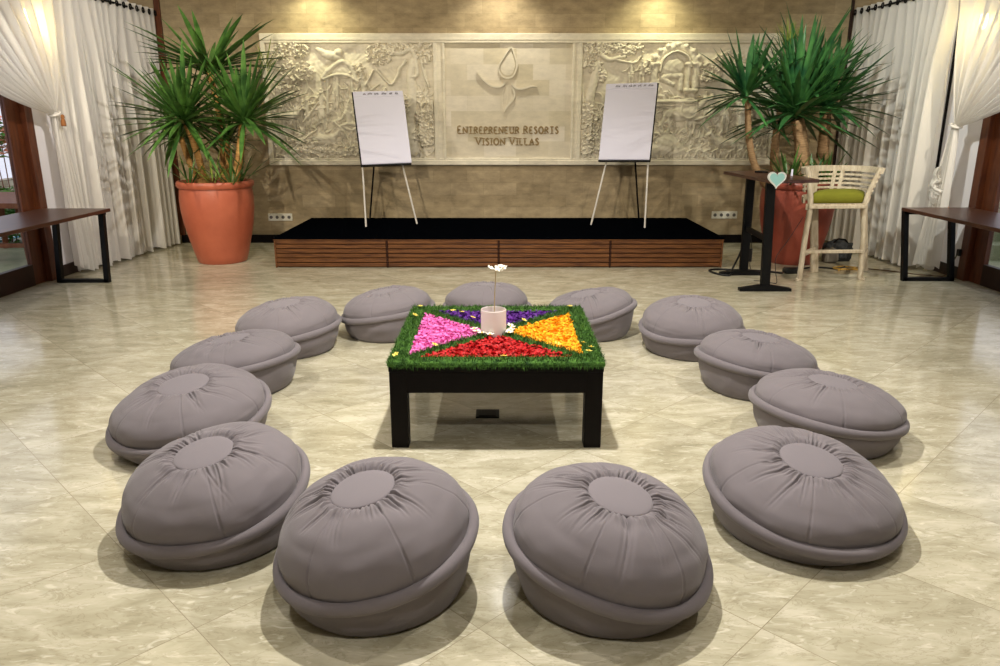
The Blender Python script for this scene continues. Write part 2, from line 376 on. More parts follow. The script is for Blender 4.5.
# ------------------------------------------------------------------ poufs
def pouf(loc, R, Ht, tilt, phi, seed, label, hf=.45):
    rng = random.Random(seed)
    x0, y0 = loc
    root = empty('pouf', (x0,y0,0), label, 'pouf', 'grey poufs in a ring round the table')
    a = math.radians(tilt); ph = math.radians(phi)
    hw = Ht*hf; Hc = Ht-hw
    n = Vector((math.sin(a)*math.cos(ph), math.sin(a)*math.sin(ph), math.cos(a)))
    e = Vector((math.cos(a)*math.cos(ph), math.cos(a)*math.sin(ph), -math.sin(a)))
    f = Vector((-math.sin(ph), math.cos(ph), 0))
    NT = 420
    off = Vector((seed*3.1, seed*1.7, 0))
    wob = [rng.uniform(-1,1) for _ in range(6)]
    def wobble(t): return .006*(wob[0]*math.cos(2*t+wob[1]*3)+wob[2]*math.cos(3*t+wob[3]*3))
    def zw(t): return max(.042, hw - R*math.tan(a)*math.cos(t-ph) + wobble(t)*1.4)
    # lower body
    vs = []; fs = []; NR = 12; NL = 120
    for i in range(NR+1):
        q = i/NR
        for k in range(NL):
            t = 2*PI*k/NL
            r = R*(.86+.125*math.sin(q*PI*.55)) 
            sag = .010*noise.noise(Vector((math.cos(t)*3, math.sin(t)*3, q*2.5))+off)
            r += sag*math.sin(q*PI)
            if i == 0: r -= .012
            vs.append((x0+r*math.cos(t), y0+r*math.sin(t), q*(zw(t)-.004) + (.0 if i else 0)))
    for i in range(NR):
        for k in range(NL):
            k2 = (k+1) % NL; fs.append((i*NL+k, i*NL+k2, (i+1)*NL+k2, (i+1)*NL+k))
    fs.append(tuple(range(NL))[::-1]); 
    m = MB().add(vs, fs); m.build('lower_body','pouf',root,60)
    # welt: fat piping roll round the girth
    pts = []
    vs = []; fs = []; NS = 14
    for k in range(NL):
        t = 2*PI*k/NL
        rr = .021+.004*noise.noise(Vector((math.cos(t)*2,math.sin(t)*2,7))+off)
        rad = R-.002+wobble(t+1)
        cz = max(zw(t), rr+.004)
        for q in range(NS):
            b = 2*PI*q/NS
            vs.append((x0+(rad+rr*math.cos(b))*math.cos(t), y0+(rad+rr*math.cos(b))*math.sin(t), cz+rr*1.15*math.sin(b)))
    for k in range(NL):
        k2 = (k+1) % NL
        for q in range(NS):
            q2 = (q+1) % NS; fs.append((k*NS+q, k2*NS+q, k2*NS+q2, k*NS+q2))
    MB().add(vs, fs).build('piping_roll','pouf',root,0)
    # upper cover: gathered dome
    rb = .325*R
    NF = rng.randint(27,34)
    folds = []
    for i in range(NF):
        folds.append((2*PI*(i+rng.uniform(-.32,.32))/NF, rng.choice((.14,.2,.28,.4,.55,.62))*rng.uniform(.8,1.1), rng.uniform(.012,.030), rng.uniform(-.4,.4), rng.uniform(.55,.95)))
    rings = []
    for w in [i/44 for i in range(45)]:
        q = w*PI/2
        rings.append((R*(.965+.03*math.sin(PI*min(1,w*2.2)))*max(0,math.cos(q))**.63, Hc*math.sin(q)**.88))
    rings = [r for r in rings if r[0] > rb*1.06]
    # denser rings close to the button
    zt = rings[-1][1]
    for s_ in (1.03, .99, .95, .9):
        rings.append((rb*s_, zt+(Hc-zt)*.25-(.010 if s_ < 1 else .004)))
    rings.append((rb*.5, zt-.01))
    vs = []; fs = []
    for i,(r,h) in enumerate(rings):
        rho = (r-rb)/R
        for k in range(NT):
            t = 2*PI*k/NT
            d = 0
            if rho > -.02:
                for (tk, Lk, dk, cv, wd) in folds:
                    dt = (t - tk - cv*max(rho,0)*1.2 + PI) % (2*PI) - PI
                    s_ = abs(dt)*r
                    if s_ < .035 and rho < Lk:
                        en = (1-max(rho,0)/Lk)**.8 * min(1,(rho+.03)/.07)
                        d -= dk*en*math.exp(-(s_/(.0062*wd))**2) + .40*dk*en*math.exp(-((s_-.015)/.008)**2)
                lump = noise.noise(Vector((math.cos(t)*r*5, math.sin(t)*r*5, h*4))+off)*.012
                wr = noise.noise(Vector((math.cos(t)*r*13, math.sin(t)*r*13, h*26))+off*1.3)*.0035
                d += (lump+wr)*min(1,max(0,rho)/.1)*(min(1,i/4))
                if k % 70 == (seed*7) % 70 and rho > .03: d -= .0055
            nr = math.cos(min(1,h/Hc)*PI/2)
            P = n*(h + d*(1-nr*.8) + .009*math.exp(-((rho-.07)/.05)**2)*(rho>0)) + e*((r+d*nr+wobble(t+1)*(1 if i<8 else .4))*math.cos(t-ph)) + f*((r+d*nr+wobble(t+1)*(1 if i<8 else .4))*math.sin(t-ph))
            vs.append((x0+P.x, y0+P.y, max(.02,hw+P.z)))
    nr_ = len(rings)
    for i in range(nr_-1):
        for k in range(NT):
            k2 = (k+1) % NT; fs.append((i*NT+k, i*NT+k2, (i+1)*NT+k2, (i+1)*NT+k))
    MB().add(vs, fs).build('upper_cover','pouf',root,0)
    # flat round patch where the gathers meet
    vs = []; fs = []; prof = [(1.0,-.020),(1.0,-.014),(.98,-.011),(.93,-.009),(.7,-.005),(.35,-.003)]
    ct = hw; base = zt+(Hc-zt)*.25
    for r,h in prof:
        for k in range(72):
            t = 2*PI*k/72
            P = n*(base+h) + e*(rb*r*(1+.02*wob[4]*math.cos(2*t))*math.cos(t)) + f*(rb*r*math.sin(t)*(1+.03*wob[5]*math.cos(3*t)))
            vs.append((x0+P.x, y0+P.y, ct+P.z))
    for i in range(len(prof)-1):
        for k in range(72):
            k2 = (k+1)%72; fs.append((i*72+k, i*72+k2, (i+1)*72+k2, (i+1)*72+k))
    fs.append(tuple((len(prof)-1)*72+k for k in range(72)))
    MB().add(vs, fs).build('centre_patch','pouf_button',root,0)
    return root
POUFS = [
 ((-.867,5.638),.345,.346,8,165,'grey pouf behind the table at its left, beside the far pouf',.52),
 ((-.105,5.912),.345,.335,5,90,'farthest grey pouf, centred behind the flower table'),
 ((.690,5.666),.352,.322,12,175,'grey pouf behind the table at its right, tipped to the left',.52),
 ((-1.535,5.235),.366,.35,6,200,'fourth grey pouf from the front on the left side'),
 ((-1.65,4.45),.380,.315,9,160,'third grey pouf from the front on the left side',.50),
 ((-1.587,3.601),.385,.33,9,235,'second grey pouf from the front on the left side'),
 ((-1.134,2.718),.353,.371,12,235,'first grey pouf on the left, beside the front pair'),
 ((-.433,2.341),.341,.41,12,215,'left one of the two front grey poufs nearest the camera'),
 ((.379,2.336),.347,.385,12,325,'right one of the two front grey poufs nearest the camera'),
 ((1.231,2.774),.377,.308,11,300,'first grey pouf on the right, beside the front pair'),
 ((1.705,3.66),.372,.312,6,10,'second grey pouf from the front on the right side',.50),
 ((1.59,4.43),.356,.325,7,15,'third grey pouf from the front on the right side',.50),
 ((1.38,5.209),.36,.366,4,270,'fourth grey pouf from the front on the right side'),
]
for i, p in enumerate(POUFS): pouf(p[0],p[1],p[2],p[3],p[4],i+3,*p[5:])

# ------------------------------------------------------------------ low table with flower carpet
TX0,TX1,TY0,TY1,TZ = -.550,.512,3.50,4.64,.434
tcx, tcy = (TX0+TX1)/2,(TY0+TY1)/2
t = empty('low_table',(tcx,tcy,0),'low square black wooden table in the middle of the pouf ring','table')
B((TX0,TX1,TY0,TY1,TZ-.03,TZ)).build('tabletop','black_wood',t)
ap = .14
for b_ in ((TX0+.085,TX1-.085,TY0+.004,TY0+.03,TZ-ap,TZ-.03),(TX0+.085,TX1-.085,TY1-.03,TY1-.004,TZ-ap,TZ-.03),
           (TX0+.004,TX0+.03,TY0+.085,TY1-.085,TZ-ap,TZ-.03),(TX1-.03,TX1-.004,TY0+.085,TY1-.085,TZ-ap,TZ-.03)):
    B(b_).build('apron','black_wood',t)
for sx in (0,1):
    for sy in (0,1):
        xa = TX0+.002 if sx==0 else TX1-.088; ya = TY0+.002 if sy==0 else TY1-.088
        B((xa,xa+.086,ya,ya+.086,0,TZ-.03)).build('leg','black_wood',t)

bw = .085
IX0,IX1,IY0,IY1 = TX0+bw,TX1-bw,TY0+bw,TY1-bw-.01
icx, icy = (IX0+IX1)/2,(IY0+IY1)/2
def sdist_diag(x,y):
    "distance to the nearer of the two diagonals of the inner rectangle"
    ds=[]
    for (ax,ay,bx,by) in ((IX0,IY0,IX1,IY1),(IX0,IY1,IX1,IY0)):
        dx,dy=bx-ax,by-ay; ds.append(abs((x-ax)*dy-(y-ay)*dx)/math.hypot(dx,dy))
    return min(ds)
SW = .034
def zone(x,y):
    if not (IX0<x<IX1 and IY0<y<IY1): return 'moss'
    if sdist_diag(x,y) < SW: return 'moss'
    u=(x-icx)/(IX1-icx); v=(y-icy)/(IY1-icy)
    if abs(u)>abs(v): return 'pink' if u<0 else 'yellow'
    return 'red' if v<0 else 'purple'
rng = random.Random(11)
# moss: soft mat frame and diagonals, grass blades all over it
mo = MB()
mo.box((tcx,TY0+bw/2-.004,TZ+.012),(TX1-TX0+.01,bw+.012,.026),None,.01)
mo.box((tcx,TY1-bw/2,TZ+.012),(TX1-TX0+.01,bw+.012,.026),None,.01)
mo.box((TX0+bw/2-.002,tcy,TZ+.012),(bw+.008,TY1-TY0-.17,.026),None,.01)
mo.box((TX1-bw/2+.002,tcy,TZ+.012),(bw+.008,TY1-TY0-.17,.026),None,.01)
for (ax,ay,bx,by) in ((IX0,IY0,IX1,IY1),(IX0,IY1,IX1,IY0)):
    mo.bar((ax,ay,TZ+.010),(bx,by,TZ+.010),.06,.022,bev=.008)
def blade(mb, x,y,z, h, lean, w=.0022):
    an = rng.uniform(0,2*PI); la = rng.uniform(0,2*PI)
    dx,dy = math.cos(an)*w, math.sin(an)*w
    lx,ly = math.cos(la)*lean, math.sin(la)*lean
    mb.add([(x-dx,y-dy,z),(x+dx,y+dy,z),(x+dx*.6+lx*.5,y+dy*.6+ly*.5,z+h*.65),(x-dx*.6+lx*.5,y-dy*.6+ly*.5,z+h*.65),(x+lx,y+ly,z+h)],[(0,1,2,3),(3,2,4)])
cnt = 0
while cnt < 11000:
    x = rng.uniform(TX0-.004,TX1+.004); y = rng.uniform(TY0-.008,TY1+.004)
    if zone(x,y) != 'moss': continue
    cnt += 1
    blade(mo,x,y,TZ+.018,rng.uniform(.008,.030),rng.uniform(.004,.022))
for i in range(2600):    # overhanging fringe
    k = rng.random()
    if k < .5: x,y = rng.uniform(TX0,TX1), TY0-.008; ox,oy = 0,-.012
    elif k < .75: x,y = TX0-.006, rng.uniform(TY0,TY1); ox,oy = -.012,0
    else: x,y = TX1+.006, rng.uniform(TY0,TY1); ox,oy = .012,0
    z = TZ+rng.uniform(.0,.024); w=.0018
    tx,ty = (w,0) if ox==0 else (0,w)
    sx = rng.uniform(-.01,.01)
    ex,ey = x+ox*rng.uniform(.6,1.5)+(sx if ox==0 else 0), y+oy*rng.uniform(.6,1.5)+(sx if oy==0 else 0)
    mo.add([(x-tx,y-ty,z),(x+tx,y+ty,z),(ex,ey,z+rng.uniform(-.022,.012))],[(0,1,2)])
tag(mo.build('moss_border','moss',None,0),'green moss and grass border with crossing strips on the low table','moss',kind='stuff')
def petals(zn, m, n, label, size):
    mb = MB(); c = 0
    # thin bed below the petals
    tri = {'pink':((IX0,IY0+SW*1.7),(icx-SW*1.4,icy),(IX0,IY1-SW*1.7)),'yellow':((IX1,IY0+SW*1.7),(IX1,IY1-SW*1.7),(icx+SW*1.4,icy)),
           'red':((IX0+SW*1.7,IY0),(IX1-SW*1.7,IY0),(icx,icy-SW*1.4)),'purple':((IX0+SW*1.7,IY1),(icx,icy+SW*1.4),(IX1-SW*1.7,IY1))}[zn]
    mb.add([(x,y,TZ+.001) for x,y in tri]+[(x,y,TZ+.009) for x,y in tri],[(3,4,5),(0,1,4,3),(1,2,5,4),(2,0,3,5)])
    while c < n:
        x = rng.uniform(IX0,IX1); y = rng.uniform(IY0,IY1)
        if zone(x,y) != zn: continue
        c += 1
        s_ = size*rng.uniform(.7,1.25); z = TZ+rng.uniform(.009,.024)
        Rm = Matrix.Rotation(rng.uniform(0,2*PI),3,'Z') @ Matrix.Rotation(rng.uniform(-.9,.9),3,'X') @ Matrix.Rotation(rng.uniform(-.7,.7),3,'Y')
        loc = [(-s_,0,0),(-.3*s_,.55*s_,.12*s_),(.55*s_,.5*s_,.12*s_),(s_,0,.2*s_),(.55*s_,-.5*s_,.12*s_),(-.3*s_,-.55*s_,.12*s_),(.1*s_,0,-.12*s_)]
        mb.add([Vector((x,y,z))+Rm@Vector(p) for p in loc],[(6,0,5),(6,1,0),(6,2,1),(6,3,2),(6,4,3),(6,5,4)])
    tag(mb.build(zn+'_petals',m,None,0),label,'petals',kind='stuff')
petals('pink','pink',1500,'bed of pink petals, the left triangle on the low table',.011)
petals('yellow','yellow',1500,'bed of yellow orange petals, the right triangle on the low table',.011)
petals('red','red',1500,'bed of red petals, the front triangle on the low table',.012)
petals('purple','purple',1300,'bed of purple petals, the back triangle on the low table',.011)

# frosted vase with one orchid stem
vx, vy, vz = -.036, 4.04, TZ+.012
v = MB().lathe([(.066,0),(.071,.004),(.071,.142),(.068,.146),(.065,.142),(.065,.012),(.0,.011)],(vx,vy,vz),40)
v = v.build('glass_vase','frosted'); tag(v,'frosted white glass cylinder vase at the centre of the flower table','vase')
st = empty('orchid_stem',(vx+.005,vy,vz+.012),'single tall thin stem with white blossoms standing in the vase','flower')
MB().tube([(vx+.006,vy,vz+.014),(vx+.004,vy,vz+.12),(vx+.008,vy,vz+.26),(vx+.014,vy-.002,vz+.372)],[.0028,.0026,.0022,.0018],8).build('stem','stem_green',st)
def blossom(mb, c, s_, tilt, az, n=5, cup=.25):
    R_ = Matrix.Rotation(az,3,'Z') @ Matrix.Rotation(tilt,3,'X')
    for i in range(n):
        r_ = Matrix.Rotation(2*PI*i/n,3,'Z')
        loc=[(0,0,0),(.35,.26,.5*cup),(.8,.30,cup),(1,0,.9*cup),(.8,-.30,cup),(.35,-.26,.5*cup),(.5,0,.25*cup)]
        mb.add([Vector(c)+R_@(r_@Vector((p[0]*s_,p[1]*s_,p[2]*s_))) for p in loc],[(6,0,1),(6,1,2),(6,2,3),(6,3,4),(6,4,5),(6,5,0)])
for (dx,dy,dz,tl,az) in ((-.03,0,.0,.5,1.2),(.012,-.004,.0,.9,0),(.045,.004,-.004,.6,-1.0),(.03,.01,.006,.2,.4)):
    b_ = MB(); blossom(b_,(vx+.014+dx,vy+dy,vz+.375+dz),.023,tl,az); b_.build('blossom','white_petal',st,0)
# loose frangipani blossoms
def frangipani(x,y,z,s_,label,group,m='white_petal'):
    o = empty('frangipani_blossom' if m=='white_petal' else 'small_blossom',(x,y,z),label,'flower',group)
    b_ = MB(); blossom(b_,(x,y,z),s_,rng.uniform(.0,.5),rng.uniform(0,6)); b_.build('petals',m,o,0)
    c_ = MB().lathe([(s_*.05,-.002),(s_*.2,.003),(s_*.12,.008),(.0005,.009)],(x,y,z),10); c_.build('flower_centre','yellow_core',o,0)
    return o
for (x,y) in ((-.10,3.975),(-.055,3.95),(-.13,4.01),(-.145,4.06),(.05,3.99),(.06,4.03),(.07,4.08),(.06,4.125)):
    frangipani(x,y,TZ+.036,.026,'white frangipani blossom lying at the foot of the vase','white blossoms round the vase')
for (x,y) in ((-.50,4.58),(-.51,4.36),(-.52,3.57),(-.29,4.47),(-.23,4.43),(-.16,4.30),(.44,4.58),(.47,3.70),(.45,3.63),(.44,3.78),(.30,3.76),(.02,3.545),(-.34,3.74),(.14,4.24)):
    frangipani(x,y,TZ+.04,.019,'small cream yellow blossom tucked into the moss border','cream blossoms in the moss','cream_petal')

# floor box under the table
fb = B((-.136,-.004,3.895,4.015,0,.006)).build('floor_socket','black_metal'); tag(fb,'small dark square floor socket in the marble under the table','floor socket')
B((-.118,-.022,3.91,4.0,.006,.009)).build('cover_plate','black_wood',fb)

# ------------------------------------------------------------------ stage
SX0,SX1,SY0,SY1,SZ = -2.53,2.50,8.32,YW-.02,.338
s = empty('stage',(0,9.2,0),'low stage with black carpet top and slatted teak front','stage')
B((SX0,SX1,SY0,SY1,SZ-.02,SZ)).build('carpet_top','stage_top',s)
B((SX0+.03,SX1-.03,SY0+.04,SY1,0,SZ-.02)).build('core','slat_dark',s)
pw = (SX1-SX0-.03)/4
for i in range(4):
    mb = MB(); xa = SX0+.015+i*pw
    for k in range(6):
        z0 = .012+k*.0515
        mb.box((xa+pw/2,SY0+.02,z0+.021),(pw-.022,.024,.043),None,.004)
    mb.build('slatted_panel','slat',s)
for i in range(5):
    xa = SX0+.015+i*pw
    B((xa-.010,xa+.010,SY0+.004,SY0+.034,0,SZ-.02)).build('upright','slat' if i in (0,4) else 'slat_dark',s)
B((SX0,SX1,SY0,SY0+.035,SZ-.028,SZ-.019)).build('top_edge','slat',s)
for sx in (SX0+.012,SX1-.012):
    mb = MB()
    for k in range(6): mb.box((sx,(SY0+SY1)/2,.033+k*.0515),(.022,SY1-SY0-.04,.043),None,.004)
    mb.build('slatted_side','slat',s)

# ------------------------------------------------------------------ flip charts
def flipchart(BL,BR,TL,TR,feet,rear,label,seed,words):
    BL,BR,TL,TR = map(Vector,(BL,BR,TL,TR)); rg = random.Random(seed)
    cen = (BL+BR)/2; root = empty('flip_chart',(cen.x,cen.y,SZ),label,'flip chart','flip charts on the stage')
    ex = (BR-BL).normalized(); ez = ((TL+TR)/2-(BL+BR)/2); hgt = ez.length; ez.normalize(); ny = ez.cross(ex).normalized()   # toward the back
    if ny.y < 0: ny = -ny
    wid = (BR-BL).length
    R_ = Matrix((ex,ny,ez)).transposed()
    def P(u,w,d): return BL+ex*u*wid+ez*w*hgt+ny*d
    MB().box(P(.48 if BL.x<0 else .52,.49,.024),(wid,.02,hgt),R_,.003).build('board','black_metal',root)
    pad = MB(); 
    for q in range(3): pad.box(P(.5+.003*q,.482,.0125-.004*q),(wid-.006,.0036,hgt*.93-.006*q),R_,.0008)
    pad.build('paper_pad','paper',root)
    MB().box(P(.5,.955,.006),(wid-.004,.016,hgt*.075),R_,.004).build('clamp_bar','paper',root)
    u = .2
    while u < .86:                                        # illegible pen marks on the clamp
        mk = MB(); pts = []
        for q in range(rg.randint(4,8)):
            pts.append(P(u,.955+(.014 if q%2 else -.012)*rg.uniform(.5,1.1),-.0035)); u += rg.uniform(.008,.016)
        if words: mk.tube(pts,.0042,6).build('pen_mark','marker_ink',root)
        u += rg.uniform(.02,.06)
    MB().box(P(.5,-.004,-.006),(wid*.98,.05,.018),R_,.003).build('pen_tray','black_metal',root)
    for q in (.12,.38,.62,.86):
        pass
    for (fx,fy),u in zip(feet,(.10,.66)) if feet[0][0] < 0 else zip(feet,(.34,.90)):
        a = P(u,.86,.04); mb = MB().tube([(fx,fy,SZ+.004),a],[.011,.011],10)
        mb.build('leg','white_metal',root)
    a = P(.5,.86,.05); MB().tube([(rear[0],rear[1],SZ+.004),a],[.011,.011],10).build('leg','black_metal',root)['label'] = 'black rear leg'
    return root
flipchart((-1.66,9.22,1.069),(-1.075,9.36,1.086),(-1.775,9.45,1.946),(-1.18,9.59,1.94),((-1.64,9.19),(-1.045,9.46)),(-1.72,9.95),'left white flip chart on easel, in front of the carved panel',1,True)
flipchart((1.19,9.33,1.122),(1.775,9.14,1.131),(1.27,9.56,2.031),(1.884,9.37,2.034),((1.135,9.37),(1.755,9.10)),(1.84,9.98),'right white flip chart on easel, nearer the bar table',5,True)

# ------------------------------------------------------------------ carved stone mural
MX0, MX1, MZ0, MZ1 = -3.02, 3.56, 1.03, 2.645
mural = empty('carved_mural',(.1,YW,1.03),'long pale carved limestone mural in three panels on the back wall','mural')
FY = YW-.05
def frame_bar(x0,x1,z0,z1,d,name='frame_moulding'):
    return B((x0,x1,YW-d,YW,z0,z1),bev=.008)
fm = frame_bar(MX0,MX1,2.56,2.645,.075); fm.box(((MX0+MX1)/2,YW-.035,2.545),(MX1-MX0-.1,.07,.03),None,.008); fm.build('frame_moulding','carving',mural)
fm = frame_bar(MX0,MX1,MZ0,1.095,.07); fm.box(((MX0+MX1)/2,YW-.03,1.105),(MX1-MX0-.1,.06,.03),None,.008); fm.build('frame_moulding','carving',mural)
for (a,b_) in ((MX0,MX0+.06),(MX1-.06,MX1),(-.85,-.79),(-.735,-.70),(.915,.95),(.99,1.045)):
    frame_bar(a,b_,1.09,2.56,.066).build('frame_moulding','carving',mural)
B((-.80,-.72,YW-.05,YW,1.09,2.56)).build('pilaster','carving',mural); B((.94,1.0,YW-.05,YW,1.09,2.56)).build('pilaster','carving',mural)
B((-.71,.925,YW-.035,YW,1.1,2.55)).build('plaque','plaque',mural)

class Relief:
    def __init__(s,x0,x1,z0,z1,res=.0065):
        s.x0,s.x1,s.z0,s.z1 = x0,x1,z0,z1
        s.nx=int((x1-x0)/res); s.nz=int((z1-z0)/res)
        s.X,s.Z=np.meshgrid(np.linspace(x0,x1,s.nx),np.linspace(z0,z1,s.nz))
        s.h=np.zeros_like(s.X); s.rg=random.Random(5)
    def win(s,a,b,c,d):
        i0=max(0,int((a-s.x0)/(s.x1-s.x0)*s.nx)-1); i1=min(s.nx,int((b-s.x0)/(s.x1-s.x0)*s.nx)+2)
        j0=max(0,int((c-s.z0)/(s.z1-s.z0)*s.nz)-1); j1=min(s.nz,int((d-s.z0)/(s.z1-s.z0)*s.nz)+2)
        return (slice(j0,max(j0,j1)),slice(i0,max(i0,i1)))
    def blob(s,x,z,rx,rz,h,ang=0,base=0):
        r=max(rx,rz); w=s.win(x-r,x+r,z-r,z+r); X=s.X[w]-x; Z=s.Z[w]-z
        if X.size==0: return
        ca,sa=math.cos(ang),math.sin(ang); u=(X*ca+Z*sa)/rx; v=(-X*sa+Z*ca)/rz
        q=np.clip(1-u*u-v*v,0,1); g=np.where(q>0,base+h*np.sqrt(q),0)
        s.h[w]=np.maximum(s.h[w],g)
    def stroke(s,pts,wd,h,base=0,taper=1):
        n=len(pts)-1
        for i in range(n):
            (x0,z0),(x1,z1)=pts[i],pts[i+1]; r0=wd*(1-(1-taper)*i/n); r1=wd*(1-(1-taper)*(i+1)/n); r=max(r0,r1)
            w=s.win(min(x0,x1)-r,max(x0,x1)+r,min(z0,z1)-r,max(z0,z1)+r); X=s.X[w];Z=s.Z[w]
            if X.size==0: continue
            dx,dz=x1-x0,z1-z0; L2=dx*dx+dz*dz+1e-9
            t=np.clip(((X-x0)*dx+(Z-z0)*dz)/L2,0,1); d=np.hypot(X-x0-t*dx,Z-z0-t*dz); rr=r0+(r1-r0)*t
            q=np.clip(1-(d/rr)**2,0,1); s.h[w]=np.maximum(s.h[w],np.where(q>0,base+h*np.sqrt(q),0))
    def leaves(s,x,z,rx,rz,n,sz=.028,h=.03):
        for i in range(n):
            a=s.rg.uniform(0,2*PI); r=math.sqrt(s.rg.random())
            s.blob(x+rx*r*math.cos(a),z+rz*r*math.sin(a),sz*s.rg.uniform(.7,1.3),sz*s.rg.uniform(.4,.8),h*s.rg.uniform(.4,.8),s.rg.uniform(0,PI),base=h*s.rg.uniform(.1,.6))
    def curve(s,pts,wd,h,base=0,taper=1,n=10):
        P=[Vector((*p,0)) for p in pts]; P=[P[0]*2-P[1]]+P+[P[-1]*2-P[-2]]; out=[]
        for i in range(1,len(P)-2):
            for k in range(n):
                t=k/n; a,b,c,d=P[i-1],P[i],P[i+1],P[i+2]
                q=.5*((2*b)+(c-a)*t+(2*a-5*b+4*c-d)*t*t+(3*b-a-3*c+d)*t**3); out.append((q.x,q.y))
        out.append((P[-2].x,P[-2].y)); s.stroke(out,wd,h,base,taper)
    def figure(s,x,z,H,face=1,seat=False,arms=((.18,.02),(-.16,-.05))):
        "standing or seated carved person, z = feet, H = height"
        s.blob(x,z+.90*H,.062*H,.078*H,.034,0,.012)
        s.blob(x,z+.985*H,.045*H,.05*H,.03,0,.012)                    # top knot
        s.stroke([(x,z+.80*H),(x,z+.52*H)],.105*H,.03,.01,.75)
        for sx in (-1,1): s.blob(x+sx*.1*H,z+.76*H,.05*H,.05*H,.03,0,.008)
        for i,(ax,az) in enumerate(arms):
            sx=1 if i==0 else -1
            e=(x+sx*.19*H,z+.60*H); s.stroke([(x+sx*.11*H,z+.76*H),e,(e[0]+ax*H,e[1]+az*H)],.034*H,.026,.012,.7)
        if seat:
            s.stroke([(x-.02*H,z+.48*H),(x+face*.2*H,z+.46*H),(x+face*.2*H,z+.2*H)],.075*H,.03,.012,.7)
            s.stroke([(x-.02*H,z+.48*H),(x-face*.2*H,z+.42*H),(x+face*.05*H,z+.30*H)],.07*H,.03,.01,.7)
        else:
            for sx in (-1,1): s.stroke([(x+sx*.05*H,z+.5*H),(x+sx*.07*H+face*.02*H,z+.27*H),(x+sx*.06*H,z+.02*H)],.06*H,.028,.01,.6)
            s.stroke([(x-.10*H,z+.46*H),(x+.10*H,z+.46*H)],.03*H,.032,.01)
            for k in range(4): s.stroke([(x-.08*H+k*.05*H,z+.44*H),(x-.10*H+k*.065*H,z+.2*H)],.012*H,.03,.014)
    def beast(s,x,z,L,face=1):
        "four-legged carved animal"
        s.blob(x,z+.50*L,.46*L,.20*L,.036,0,.012); s.blob(x+face*.32*L,z+.54*L,.18*L,.2*L,.036,0,.014)
        s.curve([(x+face*.36*L,z+.55*L),(x+face*.55*L,z+.74*L),(x+face*.66*L,z+.88*L)],.11*L,.032,.012,.6)
        s.blob(x+face*.74*L,z+.84*L,.15*L,.075*L,.034,-face*.5,.014)
        s.stroke([(x+face*.66*L,z+.92*L),(x+face*.64*L,z+1.02*L)],.03*L,.03,.012)
        for (lx,k) in ((.34,.06),(.22,-.05),(-.30,.03),(-.40,-.06)):
            s.stroke([(x+face*lx*L,z+.42*L),(x+face*(lx+k)*L,z+.22*L),(x+face*(lx+k*.4)*L,z)],.055*L,.028,.008,.6)
        s.curve([(x-face*.44*L,z+.58*L),(x-face*.6*L,z+.5*L),(x-face*.58*L,z+.3*L)],.03*L,.026,.008)
    def build(s,name):
        s.h += .004*np.sin(s.X*61+2*np.sin(s.Z*23))*np.sin(s.Z*67+2*np.sin(s.X*19))*.5
        e=np.minimum(np.minimum(s.X-s.x0,s.x1-s.X),np.minimum(s.Z-s.z0,s.z1-s.Z)); s.h*=np.clip(e/.01,0,1)
        v=np.stack([s.X,(YW-.012)-s.h*1.3,s.Z],-1).reshape(-1,3)
        nx,nz=s.nx,s.nz; i=(np.arange(nz-1)[:,None]*nx+np.arange(nx-1)[None]).ravel()
        f=np.stack([i,i+1,i+nx+1,i+nx],1)
        me=bpy.data.meshes.new(name); me.from_pydata(v.tolist(),[],f.tolist()); me.polygons.foreach_set('use_smooth',[True]*len(me.polygons))
        me.materials.append(M['carving']); o=bpy.data.objects.new(name,me); COL.objects.link(o); o.parent=mural; o.location=-Vector(mural.location); return o
def Q(u,v): return ((u-500)*.01262, 2.63-(v-35)*.01235)
def QL(*p): return [Q(*a) for a in p]

r = Relief(MX0+.06,-.85,1.10,2.55)
rg = r.rg
# ground of low scrub, then the trees, roofed shrine, beasts and people
for i in range(420):
    x=rg.uniform(r.x0,r.x1); z=r.z0+rg.random()**1.3*.85; a=rg.uniform(.2,2.9); l=rg.uniform(.06,.2)
    r.curve([(x,z),(x+l*.5*math.cos(a),z+l*.6*math.sin(a)),(x+l*math.cos(a+.4),z+l*math.sin(a+.4))],rg.uniform(.010,.020),rg.uniform(.012,.024),rg.uniform(0,.012),.5,4)
for (u,v,a,b_,n) in ((289,50,.25,.11,70),(296,70,.24,.12,70),(288,88,.16,.14,44),(378,54,.17,.13,52),(398,47,.20,.07,44),(425,52,.12,.14,30),(356,71,.09,.10,30),(426,114,.16,.16,60),(424,134,.17,.14,50),(402,104,.08,.1,22),(300,145,.3,.10,60),(340,150,.3,.07,50)):
    r.leaves(*Q(u,v),a,b_,int(n*1.6),.023,.045)
r.curve(QL((393,52),(401,53),(409,49),(413,52),(416,64),(416,74),(409,76)),.030,.034,.012,.8)
r.curve(QL((413,60),(410,75),(411,95),(408,125),(411,150)),.052,.034,.010,1.25)
r.curve(QL((405,60),(399,68),(397,74),(390,83),(382,76),(376,69)),.026,.034,.012,.6)
r.curve(QL((421,60),(424,75),(428,85)),.02,.03,.012,.6)
r.blob(*Q(331,55),.15,.055,.035,-.25,.012); r.blob(*Q(322,51),.10,.035,.03,-.5,.012); r.blob(*Q(338,52),.06,.05,.036,.4,.014)
r.curve(QL((321,77),(328,69),(341,61),(350,66),(356,80)),.034,.036,.014)
r.blob(*Q(342,70),.17,.09,.026,0,.01)
for (a,b_) in (((326,76),(324,112)),((350,78),(352,108)),((336,76),(335,95))): r.stroke(QL(a,b_),.024,.03,.01)
r.curve(QL((322,78),(333,74),(345,74),(357,80)),.022,.04,.014)
r.figure(*Q(333,107),.40); r.figure(*Q(318,122),.42,-1); r.figure(*Q(362,112),.48,1,arms=((.2,.14),(-.14,.05)))
